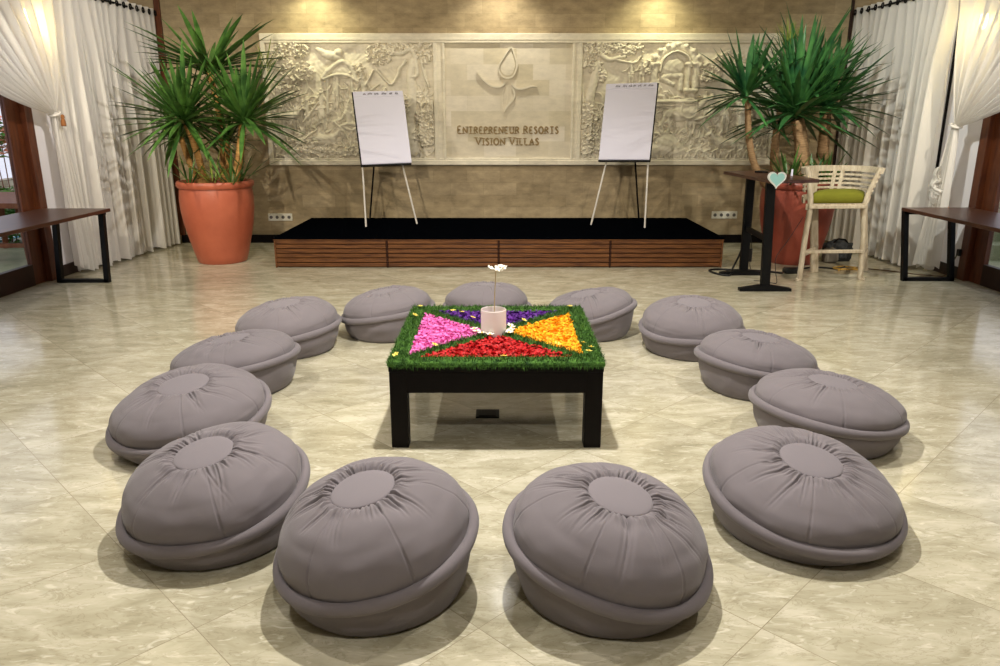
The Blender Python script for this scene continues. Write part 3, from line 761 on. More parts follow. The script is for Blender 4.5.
r.figure(*Q(303,128),.40,1); r.figure(*Q(345,140),.46,1,True); r.figure(*Q(383,128),.5,-1); r.figure(*Q(392,150),.44,1)
r.beast(*Q(318,152),.34,1); r.beast(*Q(372,152),.36,-1); r.beast(*Q(284,126),.28,1)
for (p,q) in (((364,84),(372,70)),((300,120),(316,100)),((330,120),(348,150)),((285,150),(312,128)),((352,118),(372,136))): r.curve(QL(p,((p[0]+q[0])/2+2,(p[1]+q[1])/2-3),q),.018,.034,.012,.6)
r.build('left_relief_panel')['label'] = 'carved panel of trees, shrine, people and animals'

r = Relief(1.045,MX1-.06,1.10,2.55); rg = r.rg
for i in range(480):
    x=rg.uniform(r.x0,r.x1); z=r.z0+rg.random()**1.4*.75; a=rg.uniform(.2,2.9); l=rg.uniform(.06,.2)
    r.curve([(x,z),(x+l*.5*math.cos(a),z+l*.6*math.sin(a)),(x+l*math.cos(a+.4),z+l*math.sin(a+.4))],rg.uniform(.010,.020),rg.uniform(.012,.024),rg.uniform(0,.012),.5,4)
for (u,v,a,b_,n) in ((600,48,.22,.08,70),(630,48,.22,.08,66),(592,62,.12,.1,30),(603,74,.05,.09,26),(588,115,.15,.16,60),(588,140,.17,.18,70),(711,72,.16,.12,50),(730,60,.2,.12,50),(755,70,.22,.16,60),(651,66,.10,.08,26),(745,100,.2,.12,40),(620,148,.25,.08,40),(770,110,.2,.2,40)):
    r.leaves(*Q(u,v),a,b_,int(n*1.6),.023,.045)
r.curve(QL((579,60),(581,80),(585,100)),.024,.034,.01); r.curve(QL((598,64),(595,80),(591,98)),.05,.034,.01,1.2)
r.curve(QL((602,55),(610,59),(618,57),(625,56)),.034,.036,.012,.7); r.curve(QL((612,58),(634,62),(641,56)),.022,.034,.012,.6)
# throne arch with pillars
r.curve(QL((656,84),(656,66),(662,53),(676,46),(690,50),(697,62),(698,84)),.05,.030,.012)
r.curve(QL((661,70),(664,58),(676,51),(688,56),(692,66)),.018,.05,.012)
for k in range(9):
    a=PI*k/8; x,z=Q(677,64); r.blob(x+.30*math.cos(a),z+.24*math.sin(a),.035,.035,.03,0,.03)
r.blob(*Q(676,43),.11,.05,.03,0,.02); r.blob(*Q(676,40),.05,.05,.03,0,.025)
for u in (690,697,657): r.stroke(QL((u,62),(u,90)),.03,.034,.01); r.stroke(QL((u-2,63),(u+2,63)),.03,.045,.01); r.stroke(QL((u-2,89),(u+2,89)),.03,.045,.01)
# seated ruler
x,z = Q(673,98)
r.figure(x,z,.62,1,True,((-.12,-.05),(-.02,-.12))); r.blob(x,z+.63,.045,.07,.05,0,.012); r.blob(x,z+.40,.16,.12,.034,0,.014)
r.stroke(QL((654,100),(700,100)),.03,.04,.012); r.stroke(QL((654,104),(700,104)),.02,.03,.01)
r.figure(*Q(660,108),.36,1,True); r.figure(*Q(632,84),.30,1); r.figure(*Q(643,86),.34,-1)
r.beast(*Q(684,132),.50,1)
x,z=Q(693,107); r.curve([(x+.1*math.cos(a),z+.12*math.sin(a)) for a in [i*PI/4 for i in range(9)]],.022,.036,.012)
r.figure(*Q(716,126),.42,-1,True); r.figure(*Q(731,130),.46,-1); r.figure(*Q(748,128),.44,1); r.figure(*Q(766,130),.46,-1)
r.curve(QL((700,118),(712,114),(722,104)),.022,.034,.012,.6); r.beast(*Q(735,156),.34,-1)
r.blob(*Q(672,146),.18,.17,.04,0,.008); r.blob(*Q(660,150),.12,.10,.036,0,.01); r.blob(*Q(683,150),.12,.12,.034,.3,.01)
for k in range(14):
    u=650+k*8.5; r.curve(QL((u,156),(u+3,150),(u+8,148)),.022,.03,.012,.4); r.curve(QL((u+4,157),(u+3,152),(u-2,150)),.018,.03,.012,.4)
r.build('right_relief_panel')['label'] = 'carved panel of an arched throne, people and animals'

# emblem and lettering of the middle panel
PF = YW-.035
def ribbon(mb, pts, w, d=.012, closed=False):
    d*=1.7
    P=[Vector((x,0,z)) for x,z in pts]; n=len(P); L_=[];R_=[]
    for i in range(n):
        a=P[i-1] if (i>0 or closed) else P[i]; b=P[(i+1)%n] if (i<n-1 or closed) else P[i]
        t=(b-a).normalized(); nn=Vector((-t.z,0,t.x)); ww=w*(1 if closed else min(1,.3+1.4*min(i,n-1-i)/n*4))
        L_.append(P[i]+nn*ww/2); R_.append(P[i]-nn*ww/2)
    vs=[];fs=[]
    for l,r_ in zip(L_,R_): vs+=[(l.x,PF,l.z),(l.x,PF-d,l.z),(r_.x,PF-d,r_.z),(r_.x,PF,r_.z)]
    for i in range(n if closed else n-1):
        j=(i+1)%n
        for k in range(3): fs.append((i*4+k,i*4+k+1,j*4+k+1,j*4+k))
    if not closed: fs+=[(0,1,2,3),((n-1)*4+3,(n-1)*4+2,(n-1)*4+1,(n-1)*4)]
    mb.add(vs,fs)
def smooth(pts,n=10,closed=False):
    P=[Vector((*p,0)) for p in pts]
    P=[P[-1]]+P+[P[0],P[1]] if closed else [P[0]*2-P[1]]+P+[P[-1]*2-P[-2]]
    out=[]
    for i in range(1,len(P)-2):
        for k in range(n):
            t=k/n; a,b,c,d=P[i-1],P[i],P[i+1],P[i+2]; q=.5*((2*b)+(c-a)*t+(2*a-5*b+4*c-d)*t*t+(3*b-a-3*c+d)*t**3); out.append((q.x,q.y))
    if not closed: out.append((P[-2].x,P[-2].y))
    return out
em = MB()
drop = smooth([(.138,2.48),(.19,2.37),(.215,2.26),(.165,2.14),(.095,2.115),(.025,2.14),(-.02,2.24),(.045,2.36)],8,True)
ribbon(em,drop,.020,.016,True)
dm = [(.095+(x-.095)*.8, 2.26+(z-2.26)*.8) for x,z in drop]; em.add([(x,PF-.008,z) for x,z in dm]+[(.095,PF-.02,2.24)],[(len(dm),(i+1)%len(dm),i) for i in range(len(dm))])
ribbon(em,smooth([(-.292,2.185),(-.21,2.09),(-.11,2.02),(-.02,2.005),(.04,2.03),(.065,2.075)]),.024,.018)
ribbon(em,smooth([(.135,2.085),(.165,2.02),(.23,1.985),(.32,1.99),(.40,2.015),(.471,2.005)]),.024,.018)
ribbon(em,smooth([(.135,2.03),(.185,1.93),(.165,1.85),(.10,1.78),(.051,1.70)]),.022,.016)
ribbon(em,smooth([(.075,2.04),(.035,1.93),(.03,1.82),(.045,1.72)]),.012,.008)
ribbon(em,smooth([(.10,2.02),(.10,1.9),(.08,1.8)]),.010,.007)
em.build('flower_emblem','carving',mural)
# raised serif capitals, built from stems, bars and serifs
GL = {
 'E':(.62,[((.08,0),(.08,1)),((.08,1),(.55,1)),((.08,.5),(.45,.5)),((.08,0),(.56,0))],[]),
 'N':(.8,[((.1,0),(.1,1)),((.1,1),(.7,0)),((.7,0),(.7,1))],[(.1,0),(.7,1)]),
 'T':(.68,[((.34,0),(.34,1)),((.04,1),(.64,1))],[(.34,0)]),
 'R':(.7,[((.1,0),(.1,1)),('a',.1,.74,.36,.26),((.3,.5),(.66,0))],[(.1,0)]),
 'P':(.62,[((.1,0),(.1,1)),('a',.1,.74,.38,.26)],[(.1,0)]),
 'U':(.78,[((.12,1),(.12,.3)),('u',.39,.3,.27),((.66,.3),(.66,1))],[(.12,1),(.66,1)]),
 'S':(.58,['s'],[]),
 'O':(.82,['o'],[]),
 'V':(.76,[((.06,1),(.38,0)),((.38,0),(.7,1))],[(.06,1),(.7,1)]),
 'I':(.36,[((.18,0),(.18,1))],[(.18,0),(.18,1)]),
 'L':(.6,[((.1,0),(.1,1)),((.1,0),(.55,0))],[(.1,1)]),
 'A':(.78,[((.08,0),(.39,1)),((.39,1),(.7,0)),((.2,.36),(.58,.36))],[(.08,0),(.7,0)]),
}
def letters(text, x0, x1, z0, h, cap):
    wd = 0
    for ch,k in text: wd += (GL[ch][0]+.12)*k if ch!=' ' else .45
    sx = (x1-x0)/wd; x = x0; mb = MB(); W_=.021
    for ch,k in text:
        if ch==' ':
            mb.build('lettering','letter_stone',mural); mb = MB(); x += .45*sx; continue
        hh = h*k; ww = sx*k
        def T(p): return (x+p[0]*ww, z0+p[1]*hh)
        for st_ in GL[ch][1]:
            if st_=='o': pl=smooth([T((.41+.33*math.cos(a),.5+.5*math.sin(a))) for a in [i*PI/6 for i in range(12)]],2,True); ribbon(mb,pl,W_,.009,True); continue
            if st_=='s': pl=smooth([T(p) for p in ((.5,.84),(.3,1),(.1,.8),(.28,.55),(.48,.25),(.28,0),(.07,.16))],4)
            elif st_[0]=='a': pl=[T((st_[1]+st_[3]*1.2*math.sin(a),st_[2]+st_[4]*math.cos(a))) for a in [i*PI/8 for i in range(9)]]
            elif st_[0]=='u': pl=[T((st_[1]-st_[3]*math.cos(a),st_[2]-st_[3]*math.sin(a))) for a in [i*PI/8 for i in range(9)]]
            else: pl=[T(st_[0]),T(tuple((st_[0][i]+st_[1][i])/2 for i in (0,1))),T(st_[1])]
            ribbon(mb,pl,W_,.009)
        for p in GL[ch][2]:
            a=T(p); ribbon(mb,[(a[0]-.026,a[1]),a,(a[0]+.026,a[1])],.012,.009)
        x += (GL[ch][0]+.12)*ww
    return mb
cap = lambda s_: [(c,1.12 if (i==0 or s_[i-1]==' ') else 1) for i,c in enumerate(s_)]
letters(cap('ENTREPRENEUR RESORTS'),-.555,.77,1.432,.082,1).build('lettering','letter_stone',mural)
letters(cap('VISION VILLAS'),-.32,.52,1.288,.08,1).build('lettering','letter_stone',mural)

# wall socket strips
def sockets(x0,x1,z,label):
    o = B((x0,x1,YW-.016,YW,z-.048,z+.048)).build('wall_socket','socket_white'); tag(o,label,'wall socket')
    w=(x1-x0)/4
    for i in range(4):
        c=x0+w*(i+.5); mb=MB()
        mb.prism([(c+.022*math.cos(a),z+.022*math.sin(a)) for a in [k*PI/8 for k in range(16)]],YW-.018,YW-.012)
        mb.build('outlet','socket_grey',o)
sockets(-3.11,-2.79,.345,'white four-outlet wall socket beside the left planter')
sockets(2.84,3.18,.375,'white four-outlet wall socket behind the bar table')

# ------------------------------------------------------------------ planters
def leaf(mb, base, az, el, L, w, droop, rg):
    d = Vector((math.cos(az)*math.cos(el), math.sin(az)*math.cos(el), math.sin(el)))
    side = Vector((-math.sin(az), math.cos(az), 0)); p = Vector(base); n = 7; vs=[]; fs=[]
    prof=[.5,.72,.92,1,.98,.84,.5,.03]
    for i in range(n+1):
        t=i/n; up=side.cross(d).normalized()*-1
        if up.z<0: up=-up
        ww=w*prof[i]
        vs+= [p+side*ww+up*ww*.45, p, p-side*ww+up*ww*.45]
        d=(d+Vector((0,0,-droop*(.35+t)/n))).normalized(); p=p+d*(L/n)
    for i in range(n):
        a=i*3
        fs+=[(a,a+1,a+4,a+3),(a+1,a+2,a+5,a+4)]
    mb.add(vs,fs)
def crown(c, n, L, rg, el0=-.35, el1=1.45, w=.021, droop=.5, azc=None, azw=PI):
    mb=MB()
    for i in range(n):
        q=(i+.5)/n; el=el0+(el1-el0)*q**.85+rg.uniform(-.15,.15)
        az=i*2.39996+rg.uniform(-.25,.25) if azc is None else azc+rg.uniform(-azw,azw)
        leaf(mb,(c[0]+.03*math.cos(az),c[1]+.03*math.sin(az),c[2]+rg.uniform(-.05,.05)),az,el,L*rg.uniform(.72,1.08),w*rg.uniform(.8,1.15),droop*rg.uniform(.5,1.3)*(1.2-.7*q),rg)
    return mb
def planter(c, m, name_label, seed, crowns, stems, cane, leafm, extra):
    rg=random.Random(seed)
    root=empty('potted_yucca',(c[0],c[1],0),name_label,'potted plant','tall yuccas in clay pots')
    prof=[(.20,0),(.262,.0),(.275,.012),(.30,.10),(.345,.28),(.385,.46),(.405,.62),(.408,.74),(.398,.83),(.392,.855),(.412,.862),(.424,.885),(.424,.915),(.412,.932),(.392,.934),(.378,.92),(.372,.86),(.37,.84)]
    p=MB().lathe(prof,(c[0],c[1],0),72).build('pot',m,root,40)
    MB().lathe([(.371,.845),(.371,.865),(.2,.875),(.001,.872)],(c[0],c[1],0),32).build('soil','soil',root)
    for (b,t_,r0,bend) in stems:
        b=Vector(b); t_=Vector(t_); pts=[];rs=[]; n=26
        for i in range(n+1):
            q=i/n; p_=b.lerp(t_,q)+Vector(bend)*math.sin(q*PI); pts.append(p_); rs.append(r0*(1.12-.25*q)*(1+.10*(i%2)))
        MB().tube(pts,rs,14).build('stem',cane,root,0)
    for (cc,n,L,e0,e1,w,dr) in crowns: crown(cc,n,L,rg,e0,e1,w,dr).build('leaf_crown',leafm,root,0)
    for (cc,n,L,e0,e1,w,dr,mm) in extra: crown(cc,n,L,rg,e0,e1,w,dr).build('small_leaf_tuft',mm,root,0)
    return root
LP=(-3.27,8.76)
planter(LP,'terracotta','tall yucca in a bright terracotta pot left of the stage',3,
  [((-3.23,8.80,2.12),58,.88,.0,.85,.030,.35),((-3.47,8.55,1.60),112,.82,-.75,1.2,.028,.30),((-2.84,8.66,1.60),100,.80,-.55,1.3,.028,.28)],
  [((-3.33,8.62,.87),(-3.45,8.56,1.56),.036,(.02,0,0)),((-3.02,8.62,.87),(-2.87,8.66,1.55),.042,(.02,0,.0)),((-3.2,8.82,.87),(-3.23,8.8,2.12),.034,(.05,.02,0)),((-3.42,8.72,.87),(-3.6,8.74,1.42),.032,(-.02,0,0)),((-3.12,8.78,.87),(-3.1,8.8,1.4),.03,(0,0,0))],
  'cane','leaf',
  [((-3.6,8.74,1.4),34,.45,-.5,1.2,.018,.6,'leaf'),((-3.1,8.78,1.38),36,.42,-.3,1.3,.017,.6,'leaf'),((-3.0,8.5,.9),14,.42,.3,1.4,.013,.3,'leaf'),((-3.46,8.5,.9),12,.34,.2,1.4,.012,.4,'leaf'),((-2.98,8.75,.9),12,.5,.5,1.4,.012,.3,'leaf'),((-3.2,8.5,.95),12,.4,.2,1.3,.012,.5,'leaf_pale'),((-2.62,8.9,2.18),22,.28,-.2,1.3,.007,.4,'leaf_pale')])
RP=(3.42,8.72)
planter(RP,'terracotta_red','tall yucca in a red clay pot behind the bar table',8,
  [((2.66,8.50,1.86),54,.66,-.6,1.4,.028,.28),((3.24,8.60,1.66),108,1.0,-.4,1.4,.031,.28),((3.66,8.78,1.76),96,.80,-.5,1.35,.030,.28),((3.45,8.95,1.95),52,.86,-.1,1.4,.030,.25)],
  [((3.03,8.62,.87),(2.68,8.50,1.84),.036,(-.06,0,-.12)),((3.36,8.60,.87),(3.28,8.6,1.60),.075,(.05,0,0)),((3.62,8.70,.87),(3.66,8.78,1.70),.062,(.02,0,0)),((3.15,8.72,.87),(3.10,8.7,1.5),.045,(-.02,0,0)),((3.48,8.92,.87),(3.45,8.95,1.88),.05,(.0,0,0))],
  'cane_grey','leaf_dark',
  [((3.2,8.48,.9),24,.46,.25,1.4,.018,.5,'leaf'),((3.45,8.46,.9),20,.42,.2,1.4,.017,.5,'leaf'),((3.66,8.56,.9),18,.42,.3,1.35,.016,.45,'leaf'),((3.1,8.7,1.5),24,.42,-.4,1.2,.016,.5,'leaf_dark'),((3.24,8.98,2.42),40,.30,.1,1.45,.006,.2,'leaf_pale')])

# ------------------------------------------------------------------ side tables along the glass doors
def side_table(x0,x1,y1,label,inner):
    root=empty('side_table',((x0+x1)/2,y1-1,0),label,'table','long wooden tables by the glass doors')
    y0=y1-2.1
    B((x0,x1,y0,y1,.715,.748)).build('tabletop','bench_top',root)
    for yy in (y1-.045,y0+.12):
        mb=MB(); xa,xb=(x0+.12,x1-.10)
        tx=(x0+.15,x1-.02) if inner>0 else (x0+.02,x1-.15)
        b0,b1=((x0+.10,x1-.11) if inner>0 else (x0+.11,x1-.10))
        mb.bar((b0,yy,.02),(b1,yy,.02),.06,.04,(0,1,0)) if False else mb.box(((b0+b1)/2,yy,.018),(b1-b0+.05,.06,.036))
        mb.bar((b0,yy,.0),(tx[0],yy,.716),.05,.06,(0,1,0)); mb.bar((b1,yy,.0),(tx[1]-.05,yy,.716),.05,.06,(0,1,0))
        mb.box(((tx[0]+tx[1])/2-.02,yy,.700),(tx[1]-tx[0],.06,.03))
        mb.build('leg_frame','black_metal',root)
    return root
side_table(-4.60,-3.91,7.58,'long brown table on black metal legs by the left glass door',1)
side_table(4.07,4.76,7.66,'long brown table on black metal legs by the right glass door',-1)

# ------------------------------------------------------------------ bar table with heart sign
bt=empty('bar_table',(2.75,7.6,0),'tall narrow dark bar table on two black T-shaped legs','table')
tp_=[(2.42,8.30),(2.52,7.02),(3.10,7.44),(3.04,8.72)]
tp_=[(2.43,8.32),(2.50,7.02),(2.99,7.14),(2.96,8.50)]
mb=MB(); mb.add([(x,y,1.035) for x,y in tp_]+[(x,y,1.065) for x,y in tp_],[(3,2,1,0),(4,5,6,7)]+[(i,(i+1)%4,4+(i+1)%4,4+i) for i in range(4)])
mb.build('tabletop','bench_top',bt)
for (x,y,tx) in ((2.575,7.14,2.535),(2.61,7.92,2.60)):
    MB().bar((x,y,.03),(tx,y,1.036),.085,.05,(0,1,0)).build('post','black_metal',bt)
    mb=MB(); mb.prism([(x-.25,.0),(x+.25,.0),(x+.25,.028),(x+.06,.058),(x-.06,.058),(x-.25,.028)],y-.035,y+.035); mb.build('foot','black_metal',bt)
MB().bar((2.56,7.14,.50),(2.605,7.92,.50),.035,.05).build('cross_bar','black_metal',bt)
def heart(c,s_,d0,d1):
    P=[]
    for i in range(40):
        a=2*PI*i/40; P.append((c[0]+s_*16*math.sin(a)**3/17, c[2]+s_*(13*math.cos(a)-5*math.cos(2*a)-2*math.cos(3*a)-math.cos(4*a))/17))
    return MB().prism(P,c[1]+d0,c[1]+d1)
h=heart((2.538,7.0,1.08),.090,-.008,.012).build('heart_sign','heart_white'); tag(h,'pale blue heart sign with white rim on the end of the bar table','sign')
relabel(heart((2.538,7.0,1.081),.071,-.012,-.006).build('heart_face','heart_blue',h),'pale blue face')
pn=MB().tube([(2.90,7.60,1.066),(2.90,7.60,1.13)],[.011,.009],10).build('marker_pen','paper'); tag(pn,'small white marker standing on the dark bar table','pen')
pn=MB().tube([(2.70,8.1,1.075),(2.80,8.0,1.075)],[.011,.009],10).build('marker_pen','black_metal'); tag(pn,'small black marker lying on the dark bar table','pen')

# ------------------------------------------------------------------ bar stool with wrap-round back
bs=empty('bar_stool',(3.45,7.8,0),'whitewashed wooden bar stool with olive cushion beside the bar table','stool')
FLf,FRf=Vector((3.10,7.62,0)),Vector((3.74,7.66,0))
RL,RR=Vector((3.43,8.06,0)),Vector((4.02,8.14,0))
def leg_curl(foot,top,out,lab):
    f=Vector(foot); pts=[f+Vector(out)*.055+Vector((0,0,.028)),f+Vector(out)*.035+Vector((0,0,.008)),f+Vector((0,0,.022)),f+Vector((0,0,.09)),f+Vector(out)*-.02+Vector((0,0,.45)),f+Vector(out)*-.045+Vector((0,0,.80)),Vector(top)]
    pl=[]
    P=[pts[0]*2-pts[1]]+pts+[pts[-1]*2-pts[-2]]
    for i in range(1,len(P)-2):
        for k in range(6):
            t_=k/6; a,b,c,d=P[i-1],P[i],P[i+1],P[i+2]; pl.append(.5*((2*b)+(c-a)*t_+(2*a-5*b+4*c-d)*t_*t_+(3*b-a-3*c+d)*t_**3))
    pl.append(P[-2])
    MB().tube(pl,[.014]*3+[.022]*5+[.028]*(len(pl)-8),8).build('leg','white_wood',bs,50)
leg_curl(FLf,(3.065,7.64,1.15),(-.7,-.4,0),''); leg_curl(FRf,(3.83,7.70,1.13),(.6,-.6,0),'')
MB().bar(RL,(3.36,8.10,.76),.075,.045,(0,1,0)).build('leg','white_wood',bs); MB().bar(RR,(3.90,8.12,.76),.06,.045,(0,1,0)).build('leg','white_wood',bs)
MB().bar((3.105,7.63,.755),(3.70,7.66,.755),.03,.065,(0,1,0)).build('seat_rail','white_wood',bs)
MB().bar((3.70,7.66,.755),(3.92,8.12,.755),.03,.06).build('seat_rail','white_wood',bs); MB().bar((3.10,7.63,.755),(3.36,8.10,.755),.03,.06).build('seat_rail','white_wood',bs)
MB().bar((3.36,8.10,.755),(3.92,8.12,.755),.03,.06,(0,1,0)).build('seat_rail','white_wood',bs)
MB().add([(3.10,7.64,.785),(3.70,7.67,.785),(3.92,8.12,.785),(3.36,8.10,.785),(3.10,7.64,.77),(3.70,7.67,.77),(3.92,8.12,.77),(3.36,8.10,.77)],[(0,1,2,3),(7,6,5,4),(0,4,5,1),(1,5,6,2),(2,6,7,3),(3,7,4,0)]).build('seat_board','white_wood',bs)
MB().bar((3.11,7.63,.30),(3.73,7.66,.30),.03,.05,(0,1,0)).build('stretcher','white_wood',bs); MB().bar((3.43,8.06,.27),(3.115,7.64,.27),.03,.045).build('stretcher','white_wood',bs); MB().bar((4.0,8.13,.27),(3.735,7.67,.27),.03,.045).build('stretcher','white_wood',bs)
# back: horseshoe of slats
def bpath(z,n=28,shrink=0):
    zq=(z-.78)/.37; L0=Vector((3.09-.03*zq,7.64,0)); R0=Vector((3.70+.13*zq,7.68,0)); out=[]
    for i in range(n+1):
        a=PI*i/n; c=(L0+R0)/2; w=(R0-L0).length/2
        out.append(Vector((c.x-w*math.cos(a)+.13*math.sin(a),c.y+.02*0+.50*math.sin(a)**.8*(.9+.1*zq),z)))
    return out
def band(z0,z1,th,name):
    A=bpath(z0);B_=bpath(z1); vs=[];fs=[];n=len(A)
    for a,b in zip(A,B_):
        c=Vector((3.46,7.72,0)); na=(a-Vector((c.x,c.y,a.z))).normalized()*th
        vs+=[a,b,b+na,a+na]
    for i in range(n-1):
        for k in range(4): fs.append((i*4+k,i*4+(k+1)%4,(i+1)*4+(k+1)%4,(i+1)*4+k))
    fs+=[(0,1,2,3),((n-1)*4+3,(n-1)*4+2,(n-1)*4+1,(n-1)*4)]
    return MB().add(vs,fs).build(name,'white_wood',bs)
band(1.08,1.138,.028,'crest_rail')
for z in (1.035,.99,.945,.90): band(z,z+.021,.014,'back_slat')
band(.79,.85,.02,'bottom_rail')
for i0,w_ in ((8,2.0),(14,.7),(16,.7)):
    vs=[];fs=[]
    for z in (.84,.92,1.0,1.09):
        P=bpath(z,56); a=P[int((i0-w_/2)*2)];b=P[int((i0+w_/2)*2)+1]; c=Vector((3.46,7.72,z))
        na=(a-c).normalized();nb=(b-c).normalized(); vs+=[a-na*.004,b-nb*.004,b+nb*.022,a+na*.022]
    for i in range(3):
        for k in range(4): fs.append((i*4+k,i*4+(k+1)%4,(i+1)*4+(k+1)%4,(i+1)*4+k))
    MB().add(vs,fs).build('back_splat','white_wood',bs)
# cushion
cu=[Vector((3.12,7.65,0)),Vector((3.69,7.68,0)),Vector((3.88,8.08,0)),Vector((3.36,8.07,0))]
cc=sum(cu,Vector())/4; vs=[];fs=[]; NK=40; lay=((.93,.786),(1.0,.80),(1.015,.835),(.99,.87),(.9,.888),(.6,.905),(.25,.912))
for s_,z in lay:
    for k in range(NK):
        q=k/NK*4; i=int(q); t_=q-i; p=cu[i].lerp(cu[(i+1)%4],t_); rr=1-.06*abs(2*t_-1)**6
        p=cc+(p-cc)*s_*rr; vs.append((p.x,p.y,z))
for i in range(len(lay)-1):
    for k in range(NK): k2=(k+1)%NK; fs.append((i*NK+k,i*NK+k2,(i+1)*NK+k2,(i+1)*NK+k))
fs.append(tuple(range(NK))[::-1]); fs.append(tuple((len(lay)-1)*NK+k for k in range(NK)))
cs=MB().add(vs,fs).build('seat_cushion','green_cushion',None,60); tag(cs,'olive green cushion lying on the bar stool seat','cushion')

# ------------------------------------------------------------------ bag, adapters and cables on the floor
bg=empty('camera_bag',(3.86,8.75,0),'slumped charcoal bag on the floor behind the bar stool','bag')
def lump(c,d,seed,m,name,parent,amp=.12,res=24):
    vs=[];fs=[]
    for i in range(res+1):
        th=PI*i/res
        for k in range(res*2):
            a=PI*k/res; p=Vector((math.sin(th)*math.cos(a),math.sin(th)*math.sin(a),math.cos(th)))
            q=Vector((math.copysign(abs(p.x)**.6,p.x),math.copysign(abs(p.y)**.6,p.y),math.copysign(abs(p.z)**.6,p.z)))
            q*=1+amp*noise.noise(p*2.2+Vector((seed,0,0)))
            vs.append((c[0]+q.x*d[0]/2,c[1]+q.y*d[1]/2,max(.001,c[2]+q.z*d[2]/2)))
    for i in range(res):
        for k in range(res*2): k2=(k+1)%(res*2); fs.append((i*res*2+k,(i+1)*res*2+k,(i+1)*res*2+k2,i*res*2+k2))
    return MB().add(vs,fs).build(name,m,parent,0)
lump((3.98,8.78,.115),(.30,.22,.25),1,'bag','body',bg,.25); lump((3.85,8.66,.08),(.16,.14,.17),4,'bag_grey','side_pocket',bg,.2)
MB().tube([(3.88,8.72,.2),(3.94,8.70,.27),(4.02,8.70,.26),(4.09,8.72,.19)],.010,8).build('strap','black_metal',bg)
def cable(pts,r,m,label,name='power_cable'):
    P=[Vector(p) for p in pts]; P=[P[0]*2-P[1]]+P+[P[-1]*2-P[-2]]; out=[]
    for i in range(1,len(P)-2):
        for k in range(8):
            t_=k/8; a,b,c,d=P[i-1],P[i],P[i+1],P[i+2]; out.append(.5*((2*b)+(c-a)*t_+(2*a-5*b+4*c-d)*t_*t_+(3*b-a-3*c+d)*t_**3))
    out.append(P[-2])
    for q in out: q.z=max(q.z,r)
    o=MB().tube(out,r,8).build(name,m,None,0); return tag(o,label,'cable')
c1=cable([(3.05,7.96,.012),(2.85,8.08,.012),(2.62,8.12,.012),(2.42,8.18,.012),(2.30,8.12,.012),(2.33,7.93,.012),(2.44,7.84,.012),(2.52,8.0,.06),(2.585,7.97,.26),(2.60,7.985,.42)],.011,'black_cable','thick black cable looped on the floor round the bar table foot')
MB().box((3.17,8.00,.033),(.20,.09,.064),None,.015).build('plug_block','black_cable',c1)
c2=cable([(2.62,7.97,.42),(2.68,7.99,.40),(2.70,8.0,.25),(2.70,8.0,.10),(2.72,7.98,.02)],.004,'black_cable','thin black cord hanging with a slim adapter under the bar table','hanging_cord')
MB().tube([(2.70,8.0,.13),(2.70,8.0,.27)],.015,10).build('adapter','black_cable',c2)
cable([(3.06,7.60,.66),(2.93,7.60,.42),(2.81,7.55,.26),(2.80,7.50,.12),(2.80,7.45,.006),(2.72,7.55,.006),(2.62,7.60,.006)],.0035,'black_cable','thin wire drooping from the bar stool to the floor','hanging_cord')
cable([(3.25,8.02,.006),(3.4,8.25,.006),(3.6,8.3,.006),(3.75,8.22,.006),(3.9,8.35,.006)],.009,'black_cable','black cable bunched on the floor under the bar stool')
cable([(3.72,8.12,.006),(3.82,8.22,.006),(3.95,8.18,.006),(4.0,8.3,.006),(3.85,8.34,.012),(3.72,8.26,.012),(3.74,8.14,.02),(3.86,8.14,.02),(3.98,8.24,.02)],.008,'tan_cable','tan cable coiled on the floor behind the stool leg')
cable([(4.0,8.28,.006),(4.16,8.2,.006),(4.34,8.06,.006),(4.46,7.94,.006),(4.6,7.85,.006),(4.71,7.8,.02),(4.755,7.78,.16),(4.765,7.74,.26)],.006,'brown_cable','brown cable running along the floor to the plug by the right door')
pl=B((4.755,4.80,7.70,7.75,.24,.31)).build('power_plug','black_cable'); tag(pl,'black plug on the white wall under the right table','plug')

